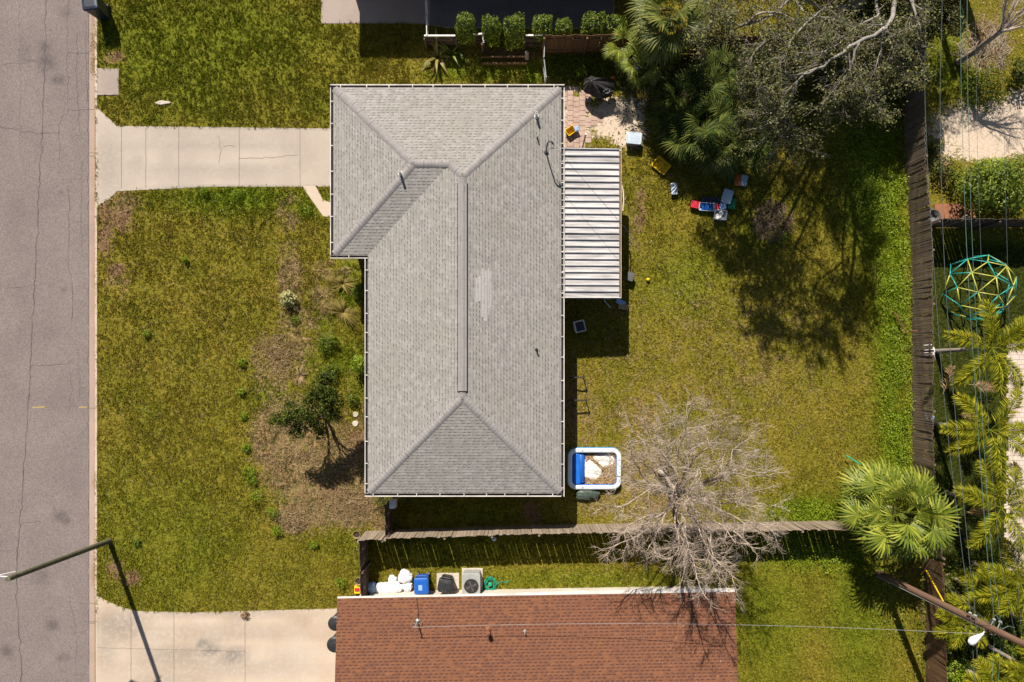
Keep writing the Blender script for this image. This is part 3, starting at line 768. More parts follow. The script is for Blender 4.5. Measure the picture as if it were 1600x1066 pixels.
def lerp(a, b, t): return (a[0] + (b[0] - a[0]) * t, a[1] + (b[1] - a[1]) * t)
for p, q in ((A, I), (Fp, I), (B, Hh), (C, Gg), (D, Gg)): cap(lerp(p, q, 0.012), q)
cap(I, J, 'ridge_cap'); cap(J, Hh); cap(Hh, (xr, Hh[1] - 0.35), 'ridge_cap'); cap((xr, Gg[1] + 0.3), Gg, 'ridge_cap')
rv = MB(); y0v, y1v = Gg[1] + 0.28, Hh[1] - 0.32; zr = roof_z(xr, y0v)
prof = [(-0.185, -0.06), (-0.185, 0.020), (-0.17, 0.030), (0, 0.085), (0.17, 0.030), (0.185, 0.020), (0.185, -0.06)]
rv.loft([[(xr + a, y, zr + b) for a, b in prof] for y in (y0v, y1v)])
o = rv.build('ridge_vent', M['shingle_cap'], me_roof, off=HO); slope_uv(o)
dk = MB()  # near-black strips paint the shadow along the ridge vent's sides and end
for s in (-1, 1): dk.box((xr + s * 0.195, (y0v + y1v) / 2, zr - 0.028), (0.03, y1v - y0v + 0.03, 0.055))
dk.box((xr, y0v - 0.012, zr + 0.0), (0.36, 0.02, 0.06))
dk.build('vent_side_shadow', M['dark'], o, off=HO)
pt = MB()
for px0, px1, py0, py1 in ((744, 748.4, 436, 474), (748.4, 752.8, 433, 472), (752.8, 757.2, 421, 497), (757.2, 761.6, 424, 503), (761.6, 765, 420, 493), (765, 768.6, 425, 486)):
    q = [P(px0 + 0.15, py1, 3.3), P(px1 - 0.15, py1, 3.3), P(px1 - 0.15, py0, 3.3), P(px0 + 0.15, py0, 3.3)]
    pt.add([(v.x, v.y, roof_z(v.x, v.y) + 0.008) for v in q], [(0, 1, 2, 3)])
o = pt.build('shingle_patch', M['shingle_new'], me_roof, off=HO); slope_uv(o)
def on_roof(px, py):
    z = 3.0
    for _ in range(6):
        v = P(px, py, z); z = roof_z(v.x, v.y)
    return P(px, py, z)
def vent(px, py, h, r, m='white'):
    b = on_roof(px, py); v = MB()
    v.lathe([(r * 2.2, -0.03), (r * 2.0, 0.035), (r * 1.15, 0.07), (r, 0.09), (r, h), (r * 0.8, h), (r * 0.7, h - 0.06)], b, 12)
    v.build('vent_pipe', M[m], me_roof, smooth=False, off=HO)
vent(626, 272, 0.42, 0.055); vent(838, 182, 0.42, 0.055); vent(838, 546, 0.26, 0.035, 'dark_grey')
b = on_roof(840, 217); sl = MB(); sl.box(b + Vector((0, 0, 0.10)), (0.06, 0.05, 0.24)); sl.build('vent_pipe', M['wire_black'], me_roof, off=HO)  # small black block standing in for a slit of shadow on the roof
b = on_roof(853, 238); MAST = b + Vector((0.02, 0.02, 1.15))
ms = MB(); ms.tube([b - Vector((0, 0, 0.2)), b + Vector((0, 0, 0.6)), MAST, MAST + Vector((0.06, 0.02, 0.10)), MAST + Vector((0.16, 0.0, 0.08)), MAST + Vector((0.20, -0.03, -0.04))], [0.032, 0.032, 0.032, 0.036, 0.04, 0.045], 10)
ms.lathe([(0.12, -0.03), (0.10, 0.03), (0.04, 0.06)], b, 12)
ms.build('service_mast', M['dark_grey'], me_roof, smooth=True, off=HO)
jb = MB(); jb.tube([MAST + Vector((0.2, -0.03, -0.04)), MAST + Vector((0.26, -0.12, -0.22)), MAST + Vector((0.12, -0.14, -0.30)), MAST + Vector((0.3, -0.2, -0.12))], 0.012, 6); jb.build('service_loop', M['wire_black'], me_roof, off=HO)
mb_ = MB(); c = P(614.5, 787, 1.5); mb_.box(c, (0.26, 0.36, 0.5)); mb_.box(c + Vector((0, -0.05, 0.27)), (0.2, 0.16, 0.06)); mb_.tube([c - Vector((0, 0, 0.2)), c - Vector((0, -0.02, 1.5))], 0.03, 8)
mb_.build('meter_box', M['white'], house, off=HO, bevel=0.008)

# ------------------------------------------------------------------ patio cover
pc = thing('patio_cover', 'white ribbed metal patio cover against the side of the grey roofed house', 'patio cover', G(925, 350))
PO = pc.location.copy(); ZP = 2.38
a = P(877.5, 232, ZP + 0.10); b = P(971, 465, ZP)
x0, x1, y1, y0 = a.x, b.x, a.y, b.y
NP = 23
for i in range(NP):                     # each pan is a tray with a raised rib along one side
    ya = y1 + (y0 - y1) * i / NP; yb = y1 + (y0 - y1) * (i + 1) / NP
    za, zb = ZP + 0.10, ZP
    pan = MB()
    prof = [(ya, 0.068), (ya - 0.030, 0.068), (ya - 0.040, 0.0), (yb + 0.006, 0.0), (yb + 0.006, -0.012), (ya, -0.012)]
    dz = R.uniform(-0.004, 0.004)
    pan.loft([[(x, y, z + h + dz) for y, h in prof] for x, z in ((x0, za), (x1 - 0.11, zb))])
    pan.build('roof_pan', M['metal_roof'], pc, off=PO)
g = MB(); prof = [(0, 0.0), (0, -0.11), (0.10, -0.11), (0.10, 0.03), (0.085, 0.03), (0.085, -0.08), (0.012, -0.08), (0.012, 0.0)]
g.loft([[(x1 - 0.105 + a_, y, ZP + z) for a_, z in prof] for y in (y0 - 0.02, y1 + 0.02)]); go = g.build('gutter', M['cream'], pc, off=PO)
gd = MB(); gd.box((x1 - 0.055, (y0 + y1) / 2, ZP - 0.070), (0.065, y1 - y0 - 0.1, 0.018)); gd.build('gutter_fill', M['gutter_dirt'], go, off=PO)
g = MB(); g.loft([[(x, y, z) for y, z in ((y0 - 0.018, zz - 0.12), (y0 - 0.018, zz + 0.03), (y0 + 0.004, zz + 0.03), (y0 + 0.004, zz - 0.12))] for x, zz in ((x0, ZP + 0.10), (x1 - 0.108, ZP))]); g.build('end_trim', M['white'], pc, off=PO)
g = MB(); g.loft([[(x, y, z) for y, z in ((y1 + 0.022, zz - 0.12), (y1 + 0.022, zz + 0.045), (y1 + 0.002, zz + 0.045), (y1 + 0.002, zz - 0.12))] for x, zz in ((x0, ZP + 0.10), (x1 - 0.108, ZP))]); g.build('end_trim', M['navy_plastic'], pc, off=PO)
g = MB(); g.box((x0 - 0.03, (y0 + y1) / 2, ZP + 0.07), (0.07, y1 - y0, 0.10)); g.build('ledger', M['steel'], pc, off=PO)
for k in range(4):
    y = y1 - 0.25 + (y0 - y1 + 0.5) * k / 3
    g = MB(); g.box((x1 - 0.25, y, (ZP - 0.13) / 2), (0.08, 0.08, ZP - 0.13)); g.box((x1 - 0.25, y, 0.03), (0.16, 0.16, 0.05)); g.build('post', M['white'], pc, off=PO)
g = MB(); g.box((x1 - 0.25, (y0 + y1) / 2, ZP - 0.09), (0.10, y1 - y0 - 0.1, 0.08)); g.build('beam', M['white'], pc, off=PO)
# warped length of trim hanging off the gutter
g = MB(); q = [(972, 290), (974, 300), (974.5, 315), (973, 330)]; g.tube([P(x, y, ZP - 0.04) for x, y in q], 0.03, 6); g.build('loose_trim', M['cream'], pc, off=PO)

# ------------------------------------------------------------------ red roofed neighbour house
ZR = 2.6; LA = P(527, 934.5, ZR); RA = P(1148, 924.5, ZR)
rh = thing('house', 'neighbour house under the red brown shingle roof beside the south fence', 'house', (3.5, -14, 0))
RO = rh.location.copy()
PR = 0.12; depth = 5.4
def red_z(x, y):
    t = (x - LA.x) / (RA.x - LA.x); ye = LA.y + (RA.y - LA.y) * t
    d = ye - y
    return ZR + PR * min(d, 2 * depth - d)
L1 = Vector((LA.x, LA.y - depth)); R1 = Vector((RA.x, RA.y - depth)); L2 = Vector((LA.x, LA.y - 2 * depth)); R2 = Vector((RA.x, RA.y - 2 * depth))
r = MB(); zr_ = ZR + PR * depth
r.add([LA, RA, (R1.x, R1.y, zr_), (L1.x, L1.y, zr_), (R2.x, R2.y, ZR), (L2.x, L2.y, ZR)], [(0, 1, 2, 3), (3, 2, 4, 5)])
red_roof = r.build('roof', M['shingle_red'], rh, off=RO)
for p in red_roof.data.polygons:
    if p.normal.z < 0: p.flip()
slope_uv(red_roof)
f = MB()
dn = Vector((0, 0, -0.18))
pts = [LA, RA, Vector((R1.x, R1.y, zr_)), Vector((R2.x, R2.y, ZR)), Vector((L2.x, L2.y, ZR)), Vector((L1.x, L1.y, zr_))]
lo = Vector((0, 0, -0.006))
f.add([p + lo for p in pts] + [p + dn for p in pts], [(i, (i + 1) % 6, 6 + (i + 1) % 6, 6 + i) for i in range(6)] + [(6, 7, 8, 11), (11, 8, 9, 10)])
f.build('fascia', M['cream'], rh, off=RO)
g = MB()
for k in range(1):
    rings = []
    for t, w in ((0, 0.025), (0.3, 0.045), (0.46, 0.07), (0.6, 0.12), (0.85, 0.14), (1.0, 0.12)):
        p = LA.lerp(RA, t); rings.append([(p.x, p.y - 0.01, p.z + 0.012), (p.x, p.y + w, p.z - 0.004), (p.x, p.y + w, p.z - 0.12), (p.x, p.y - 0.01, p.z - 0.12)])
    g.loft(rings)
g.build('gutter', M['gutter_white'], rh, off=RO)
w_ = MB()
wp = [(LA.x + 0.5, LA.y - 0.55), (RA.x - 0.5, RA.y - 0.55), (R2.x - 0.5, R2.y + 0.55), (L2.x + 0.5, L2.y + 0.55)]
w_.prism(wp, -0.02, ZR - 0.14); w_.add([(wp[0][0], wp[0][1], ZR - 0.15), (wp[3][0], wp[3][1], ZR - 0.15), (wp[0][0], L1.y, zr_ - 0.2)], [(0, 1, 2)]); w_.add([(wp[1][0], wp[1][1], ZR - 0.15), (wp[2][0], wp[2][1], ZR - 0.15), (wp[1][0], R1.y, zr_ - 0.2)], [(0, 1, 2)])
w_.build('wall', M['stucco'], rh, off=RO)
for t in (0.25, 0.55, 0.8):
    c = Vector(wp[0]).lerp(Vector(wp[1]), t); opening(rh, 'window', (c.x, c.y), (0, 1), 1.2, 1.0, 1.45, RO)
opening(rh, 'garage_door', (wp[0][0], LA.y - 4.5), (-1, 0), 3.2, 2.1, 1.06, RO)
def on_red(px, py):
    z = 2.8
    for _ in range(6):
        v = P(px, py, z); z = red_z(v.x, v.y)
    return P(px, py, z)
b = on_red(652.5, 970); RED_MAST = b + Vector((0, 0, 0.78))
v = MB(); v.tube([b - Vector((0, 0, 0.1)), RED_MAST], 0.03, 8); v.lathe([(0.10, -0.02), (0.08, 0.03), (0.03, 0.06)], b, 10)
v.tube([RED_MAST, RED_MAST + Vector((-0.10, 0.02, -0.02))], 0.02, 6); v.tube([RED_MAST, RED_MAST + Vector((0.12, 0.02, 0.02))], 0.02, 6)
for s in (-1, 1): v.tube([b + Vector((s * 0.22, -0.05, 0.02)), b + Vector((0, 0, 0.5))], 0.012, 5)
v.build('service_mast', M['steel'], red_roof, off=RO)
v = MB(); b0 = on_red(651, 935); v.tube([b0 + Vector((0, 0, 0.02)), on_red(653, 955) + Vector((0.02, 0, 0.03)), b + Vector((0.02, 0.05, 0.03))], 0.014, 5); v.build('service_cable', M['wire_black'], red_roof, off=RO)
b = on_red(763, 984); v = MB(); v.lathe([(0.14, -0.02), (0.11, 0.05), (0.07, 0.07), (0.065, 0.36), (0.10, 0.37), (0.10, 0.47), (0.03, 0.50)], b, 12); v.build('vent_pipe', M['rust'], red_roof, off=RO)
b = on_red(820, 987); v = MB(); v.lathe([(0.09, -0.02), (0.035, 0.05), (0.032, 0.24), (0.022, 0.24)], b, 10); v.build('vent_pipe', M['steel'], red_roof, off=RO)

# ------------------------------------------------------------------ the north neighbour's house, whose shadow falls on its patio
nh_a = G(537, 2); nh_b = G(1000, -260)
nh = thing('house', 'neighbour house north of the concrete patio, its shadow across the patio', 'house', ((nh_a.x + nh_b.x) / 2, (nh_a.y + nh_b.y) / 2, 0))
NO = nh.location.copy(); ZN = 2.62
ww_, dd_ = nh_b.x - nh_a.x, nh_b.y - nh_a.y
r = MB(); q = [Vector((nh_a.x, nh_a.y, ZN)), Vector((nh_b.x, nh_a.y, ZN)), Vector((nh_b.x, nh_b.y, ZN)), Vector((nh_a.x, nh_b.y, ZN))]
h1 = Vector((nh_a.x + dd_ / 2, nh_a.y + dd_ / 2, ZN + 0.28 * dd_ / 2)); h2 = Vector((nh_b.x - dd_ / 2, nh_a.y + dd_ / 2, ZN + 0.28 * dd_ / 2))
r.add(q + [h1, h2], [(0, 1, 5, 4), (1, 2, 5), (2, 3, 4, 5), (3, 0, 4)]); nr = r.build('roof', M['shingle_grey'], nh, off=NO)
for p in nr.data.polygons:
    if p.normal.z < 0: p.flip()
slope_uv(nr)
r = MB(); r.add([p + Vector((0, 0, -0.004)) for p in q] + [p + dn for p in q], [(i, (i + 1) % 4, 4 + (i + 1) % 4, 4 + i) for i in range(4)] + [(4, 5, 6, 7)]); r.build('fascia', M['white'], nh, off=NO)
r = MB(); r.box((NO.x, NO.y, 1.22), (ww_ - 0.9, dd_ - 0.9, 2.44)); r.build('wall', M['stucco'], nh, off=NO)
for x in (0.25, 0.6, 0.85): opening(nh, 'window', (nh_a.x + ww_ * x, nh_a.y + 0.45), (0, -1), 1.3, 1.1, 1.4, NO)
# ------------------------------------------------------------------ fences
def fence(name, label, pts, h, m='fence', bw=0.145, gap=0.012, post_every=2.4, lean=0.0, side=1, jag=0.02, wob=0.0, cap=False):
    """board fence along ground points in photo pixels: boards, rails and posts"""
    q = [G(*p) for p in pts]
    root = thing(name, label, 'fence', q[0]); off = q[0]
    bd = MB()
    run = 0.0; posts = []
    for p, r in zip(q[:-1], q[1:]):
        d = r - p; L = d.length; d.normalize(); nn = Vector((-d.y, d.x, 0)) * side
        a = math.atan2(d.y, d.x); n = max(1, int(L / (bw + gap)))
        for i in range(n):
            s = L * (i + 0.5) / n
            hh = h + R.gauss(0, jag) + wob * math.sin((run + s) * 1.1)
            tilt = lean + R.gauss(0, 0.010)
            c = p + d * s
            w = L / n - gap; t = 0.018
            b0 = c - d * w / 2; b1 = c + d * (w / 2)
            top = nn * (-tilt * hh)
            sl = R.gauss(0, 0.012)
            vs = []
            for z, o in ((0.03, Vector((0, 0, 0))), (hh, top + d * sl)):
                for bb in (b0, b1):
                    for k in (0, t): vs.append(bb + o + nn * k + Vector((0, 0, z)))
            bd.add(vs, [(0, 1, 3, 2), (4, 6, 7, 5), (0, 4, 5, 1), (2, 3, 7, 6), (0, 2, 6, 4), (1, 5, 7, 3)])
        k = max(1, round(L / post_every))
        for i in range(k + 1): posts.append((p + d * (L * i / k), nn, a))
        for z in (0.35, h - 0.3):
            for s0 in range(k):
                c = p + d * (L * (s0 + 0.5) / k) - nn * (0.022 + lean * z); rails = MB(); rails.box((c.x, c.y, z), (L / k - 0.06, 0.04, 0.085), a); rails.build('rail', M[m], root, off=off)
        run += L
    bd.build('boards', M[m], root, off=off)
    if cap:
        g = MB()
        for p, r in zip(q[:-1], q[1:]):
            d = r - p; a = math.atan2(d.y, d.x); c = (p + r) / 2; g.box((c.x, c.y, h + 0.035), (d.length, 0.07, 0.03), a)
        g.build('top_rail', M['white'], root, off=off)
    last = None
    for p, nn, a in posts:
        if last is not None and (p - last).length < 0.5: continue
        last = p
        g = MB(); c = p - nn * (0.085 + lean * h * 0.5); g.box((c.x, c.y, (h - 0.06) / 2), (0.085, 0.085, h - 0.06), a); g.build('post', M[m], root, off=off)
    return root
fence('board_fence', 'long weathered board fence between the lawn and the red roofed house', [(612, 827.5), (700, 825), (840, 820.5), (950, 818.5), (1100, 818), (1230, 815), (1330, 813.5)], 1.78, 'fence', side=1, jag=0.014)
fence('board_fence', 'short weathered board panel west of the gate at the front yard corner', [(572, 830), (608, 829)], 1.8, 'fence', side=1)
fence('board_fence', 'tall weathered board fence along the back of the lawn under the power lines', [(1431, -60), (1428, 40), (1415, 110), (1412, 180), (1414, 260), (1420, 330), (1424, 400), (1425, 560), (1426, 720), (1432, 790), (1440, 860)], 1.62, 'fence_old', bw=0.10, side=-1, lean=0.0, wob=0.03)
fence('board_fence', 'dark brown board fence beyond the leaning utility pole in the corner', [(1441, 868), (1446, 960), (1447, 1130)], 1.55, 'fence_brown', side=-1)
fence('board_fence', 'brown board fence behind the palms at the north edge of the yard', [(848, 84), (975, 83), (1120, 85), (1290, 84), (1424, 80)], 1.72, 'fence_brown', side=1)
fence('board_fence', 'dark board fence in the east yard casting a shadow before the climbing dome', [(1432, 356), (1700, 356)], 1.8, 'fence_dark', side=1)
fence('gate', 'narrow dark gate between the grey roofed house and the south fence', [(612, 779), (613, 826)], 1.72, 'fence_dark', side=-1, post_every=1.4)['category'] = 'gate'
fence('gate', 'dark gate from the fence corner to the red roofed house by the white bags', [(574, 833), (577, 925)], 1.75, 'fence_dark', side=-1, post_every=1.3)['category'] = 'gate'
fence('low_fence', 'low brown board fence in front of the clipped shrubs, behind the yellowing plant', [(667, 72), (714, 72)], 0.95, 'fence_dark', side=1, post_every=1.3, jag=0.005, cap=True)
fence('low_fence', 'low brown board fence between two clipped shrubs, a short jagged piece', [(742, 70), (756, 68), (757, 82)], 0.9, 'fence_dark', side=1, post_every=0.5, jag=0.005, cap=True)
fence('low_fence', 'low brown board fence reaching the tall fence corner beside the fourth clipped shrub', [(820, 74), (846, 74)], 1.1, 'fence_dark', side=1, post_every=0.8, jag=0.005, cap=True)
def rail_fence(label, pts, h, m):
    q = [G(*p) for p in pts]; root = thing('rail_fence', label, 'fence', q[0]); off = q[0]
    for p, r in zip(q[:-1], q[1:]):
        n = max(1, round((r - p).length / 1.5))
        for z in (h, h * 0.5):
            g = MB(); g.tube([p + Vector((0, 0, z)), r + Vector((0, 0, z))], 0.024, 8); g.build('rail', M[m], root, off=off)
        for i in range(n + 1):
            c = p.lerp(r, i / n); g = MB(); g.tube([c, c + Vector((0, 0, h + 0.05))], 0.03, 8); g.build('post', M[m], root, off=off)
rail_fence('thin white rail fence across the shaded concrete patio', [(668, -20), (670, 40), (671, 71)], 1.0, 'white')
rail_fence('pale pipe fence from the tall fence corner to the grey roofed house', [(849, 86), (848, 112), (851, 140)], 1.35, 'steel')
tl = thing('trellis', 'low wooden garden bed frame and stump beside the clipped shrubs', 'garden bed', G(790, 95)); off = tl.location.copy()
for a, b in (((752, 91), (822, 92)), ((752, 101), (822, 102))):
    g = MB(); p, q = G(*a), G(*b); g.box(((p + q) / 2 + Vector((0, 0, 0.10))), ((q - p).length, 0.06, 0.2)); g.build('board', M['fence_brown'], tl, off=off)
st = MB(); st.lathe([(0.10, 0), (0.085, 0.3), (0.09, 0.62), (0.05, 0.66)], G(823, 92), 9)
tag(st.build('tree_stump', M['bark_pale']), 'pale narrow stump standing beside the pipe fence and garden bed', 'stump')

# ------------------------------------------------------------------ poles, lamps and wires
lp = thing('street_lamp', 'leaning mossy wooden lamp pole rising from the front lawn over the road', 'lamp post', G(172, 845)); off = lp.location.copy()
top = P(12, 905, 6.85)
g = MB(); b = G(172, 845); g.tube([b - Vector((0, 0, 0.3)), b, b.lerp(top, 0.5), top], [0.13, 0.125, 0.11, 0.095], 14); g.build('pole', M['pole_green'], lp, off=off)
arm0 = b.lerp(top, 0.965); arm1 = P(-40, 893, 7.1)
g = MB(); g.tube([arm0, arm0.lerp(arm1, 0.4) + Vector((0, 0, 0.12)), arm1], 0.03, 8); g.tube([b.lerp(top, 0.94), arm0 + Vector((0.12, 0.22, 0.0)), arm0.lerp(arm1, 0.4) + Vector((0, 0.0, 0.10))], 0.012, 6); g.build('lamp_arm', M['lamp_white'], lp, off=off)
def cobra(root, p, d, off, s=1.0):
    d = Vector(d).normalized(); n = Vector((-d.y, d.x, 0)); rings = []
    for t, w, h in ((0, 0.045, 0.05), (0.15, 0.07, 0.07), (0.3, 0.13, 0.09), (0.5, 0.185, 0.10), (0.66, 0.16, 0.085), (0.74, 0.09, 0.05)):
        rings.append([p + d * t * s + n * (w * s * math.cos(a)) + Vector((0, 0, h * s * math.sin(a))) for a in np.linspace(0, 2 * math.pi, 12, endpoint=False)])
    g = MB(); g.loft(rings); o = g.build('lamp_head', M['lamp_white'], root, smooth=True, off=off)
    q = MB(); c = p + d * 0.5 * s; q.lathe([(0.06 * s, -0.16 * s), (0.13 * s, -0.12 * s), (0.14 * s, -0.07 * s)], c, 14); q.build('lens', M['clear'], o, off=off)
cobra(lp, arm1, arm1 - arm0, off)

up = thing('utility_pole', 'tall brown utility pole with a white street light, leaning out of the lower right corner', 'utility pole', G(1372, 896)); off = up.location.copy()
ub, ut = G(1372, 896), P(1668, 1040, 9.6)
g = MB(); g.tube([ub - Vector((0, 0, 0.3)), ub.lerp(ut, 0.5), ut], [0.155, 0.135, 0.115], 16); g.build('pole', M['pole_brown'], up, off=off)
dirp = (ut - ub).normalized()
g = MB(); sd = Vector((-0.09, -0.125, 0)); g.tube([ub + sd, ub.lerp(ut, 0.66) + sd * 0.85], 0.028, 8); g.build('conduit', M['steel'], up, off=off)
def upole(z): return ub.lerp(ut, z / 9.6)
lamp0 = upole(6.1)
hp = P(1536, 990, 6.25)
g = MB(); g.tube([lamp0, lamp0.lerp(hp, 0.4) + Vector((0.06, 0, 0.1)), hp], 0.028, 8); g.build('lamp_arm', M['lamp_white'], up, off=off)
tip = P(1515, 1005, 6.25); cobra(up, hp, tip - hp, off, 0.88)
for z, px, py in ((5.75, 1516, 958), (6.0, 1524, 962), (6.45, 1553, 968), (6.75, 1563, 972)):
    p = upole(z); q = P(px, py, z); g = MB(); g.tube([p, q], 0.018, 6); g.lathe([(0.03, -0.07), (0.05, -0.03), (0.03, 0.0), (0.05, 0.03), (0.03, 0.06)], q, 10); g.build('insulator', M['steel'], up, off=off)
g = MB(); z = 6.8; p = upole(z)
for s in (1, -1): g.tube([p, p + Vector((0.3, 0.25 * s, 0.15)), p + Vector((0.6, 0.15 * s, 0.05))], 0.014, 6)
g.tube([upole(6.3), upole(6.4) + Vector((0.2, 0.5, 0.1)), upole(6.9) + Vector((0.1, 0.3, 0))], 0.012, 6)
g.build('wire_loop', M['wire'], up, off=off)
guy = thing('guy_wire', 'guy wire with a yellow guard sleeve running down beside the utility pole', 'guy wire', G(1444, 892)); off = guy.location.copy()
ga, gb = G(1444, 885), upole(6.9)
g = MB(); g.tube([ga, gb], 0.012, 5); g.build('cable', M['wire'], guy, off=off)
g = MB(); g.tube([P(1447, 891, 0.35), P(1474, 940, 2.2)], 0.030, 8); g.build('guard_sleeve', M['yellow'], guy, off=off)

def wire(name, label, pts, r=0.013, m='wire', group=None):
    q = [P(*p) for p in pts]
    # smooth curve through the points
    out = []
    for i in range(len(q) - 1):
        p0 = q[max(i - 1, 0)]; p1 = q[i]; p2 = q[i + 1]; p3 = q[min(i + 2, len(q) - 1)]
        for k in range(8):
            t = k / 8
            out.append(0.5 * ((2 * p1) + (p2 - p0) * t + (2 * p0 - 5 * p1 + 4 * p2 - p3) * t * t + (3 * p1 - p0 - 3 * p2 + p3) * t ** 3))
    out.append(q[-1])
    o = MB().tube(out, r, 6).build(name, M[m]); return tag(o, label, 'power line', group)
PL = 'power lines to the utility pole'
wire('power_line', 'power line nearest the tall back fence, thick and dark at the top', [(1447, -80, 6.2), (1446, 40, 6.15), (1446, 180, 6.0), (1458, 400, 5.8), (1477, 640, 5.65), (1503, 860, 5.7), (1516, 958, 5.75), (1523, 1066, 5.8), (1527, 1120, 5.8)], 0.009, 'wire', PL)
wire('power_line', 'second power line from the back fence, crossing the left rim of the climbing dome', [(1474, -80, 6.4), (1471, 60, 6.3), (1469, 180, 6.2), (1475, 400, 6.0), (1492, 640, 5.9), (1513, 860, 5.95), (1524, 962, 6.0), (1528, 1066, 6.0), (1530, 1120, 6.0)], 0.009, 'wire', PL)
wire('power_line', 'greenish power line over the middle of the climbing dome, left of a close pair', [(1500, -80, 6.9), (1501, 60, 6.8), (1503, 180, 6.7), (1511, 400, 6.5), (1526, 640, 6.35), (1542, 860, 6.4), (1553, 968, 6.45), (1550, 1066, 6.5), (1549, 1120, 6.5)], 0.009, 'wire_green', PL)
wire('power_line', 'greenish power line over the middle of the climbing dome, right of a close pair', [(1512, -80, 7.2), (1511, 60, 7.1), (1513, 180, 7.0), (1520, 400, 6.8), (1534, 640, 6.65), (1549, 860, 6.7), (1563, 972, 6.75), (1560, 1066, 6.8), (1559, 1120, 6.8)], 0.008, 'wire_green', PL)
wire('power_line', 'thin dark power line passing behind the top of the climbing dome', [(1523, -80, 7.6), (1525, 100, 7.4), (1528, 260, 7.3), (1533, 400, 7.2), (1543, 640, 7.1), (1562, 860, 7.1), (1590, 1010, 7.3)], 0.005, 'wire', PL)
wire('power_line', 'thin power line near the right edge, over the leafy bush and the pool deck', [(1566, -80, 7.8), (1567, 100, 7.7), (1570, 260, 7.6), (1574, 400, 7.5), (1580, 620, 7.4), (1588, 860, 7.4), (1597, 1005, 7.5)], 0.005, 'wire', PL)
pp = upole(6.15)
o = MB()
q0, q1 = RED_MAST, P(1556, 992, 6.15)
pts = [q0.lerp(q1, t) - Vector((0, 0, 0.75 * 4 * t * (1 - t))) for t in np.linspace(0, 1, 40)]
tag(o.tube(pts, 0.0075, 6).build('service_wire', M['steel']), 'pale service wire from the red roof mast to the utility pole', 'power line')
q0, q1 = MAST + Vector((0.15, 0, 0.06)), upole(6.6)
pts = [q0.lerp(q1, t) - Vector((0, 0, 0.8 * 4 * t * (1 - t))) for t in np.linspace(0, 1, 50)]
tag(MB().tube(pts, 0.007, 5).build('service_wire', M['wire_black']), 'thin dark service wire from the grey roof mast across the patio cover and lawn', 'power line')

# ------------------------------------------------------------------ bins, boxes and yard things
def wheelie(label, loc, rz, body, lid, h=1.05, w=0.58, d=0.66, sticker=False, open_lid=False):
    t = thing('wheeled_bin', label, 'bin', loc, rz)
    g = MB(); rings = []
    for z, s in ((0.06, 0.78), (0.5, 0.9), (h - 0.08, 1.0), (h - 0.02, 1.05), (h, 1.05)):
        rings.append([(x * s, y * s, z) for x, y in g.rounded(w / 2, d / 2, 0.06)])
    g.loft(rings); g.build('body', M[body], t, smooth=False)
    l = MB(); rings = []
    for z, s in ((h + 0.002, 1.10), (h + 0.04, 1.10), (h + 0.075, 0.98), (h + 0.095, 0.7)):
        rings.append([(x * s, y * s - 0.01, z) for x, y in l.rounded(w / 2, d / 2, 0.09)])
    l.loft(rings); lo = l.build('lid', M[lid], t, smooth=False)
    hb = MB(); hb.tube([(-w * 0.36, d / 2 + 0.02, h - 0.03), (-w * 0.36, d / 2 + 0.13, h + 0.03), (w * 0.36, d / 2 + 0.13, h + 0.03), (w * 0.36, d / 2 + 0.02, h - 0.03)], 0.02, 8); hb.build('handle', M[body], t)
    for s in (-1, 1):
        wv = MB(); wv.tube([(s * w * 0.36, d * 0.40, 0.11), (s * w * 0.47, d * 0.40, 0.11)], 0.11, 14); wv.build('wheel', M['black_plastic'], t)
    if sticker:
        k = MB(); k.box((-0.04, -0.06, h + 0.098), (0.17, 0.24, 0.006)); k.build('label_plate', M['pale_blue'], lo)
        k = MB(); k.lathe([(0.05, h + 0.075), (0.05, h + 0.083)], (w * 0.30, -d * 0.28, 0), 14); k.build('badge', M['white'], lo)
    return t
wheelie('black wheeled bin standing on the kerb at the top of the road', P(164, 23, 0.0), 0.12, 'navy_plastic', 'navy_plastic', 1.12, 0.66, 0.72)
wheelie('bright blue recycling bin with a pale label, beside the red roofed house', P(663, 905, 0), 0.03, 'blue', 'blue', 1.02, 0.60, 0.68, True)
def round_can(label, px, py, r, h, m, tub=False):
    c = P(px, py, 0); t = thing('bin', label, 'bin', c)
    g = MB(); g.lathe([(r * 0.80, 0.0), (r * 0.88, h * 0.5), (r, h * 0.97), (r * 1.06, h * 0.975), (r * 1.06, h)], n=24); g.build('body', M[m], t, smooth=False)
    l = MB(); l.lathe([(r * 1.10, h + 0.002), (r * 1.10, h + 0.03), (r * 0.85, h + 0.07), (r * 0.35, h + 0.10), (r * 0.3, h + 0.12), (r * 0.1, h + 0.12)], n=24); l.build('lid', M[m], t, smooth=False)
    return t
round_can('round black bin half under the red eave, the upper of the two', 532.5, 962.5, 0.31, 0.95, 'black_plastic')
round_can('round black bin half under the red eave, the lower of the two', 531.5, 994.5, 0.33, 0.95, 'black_plastic')
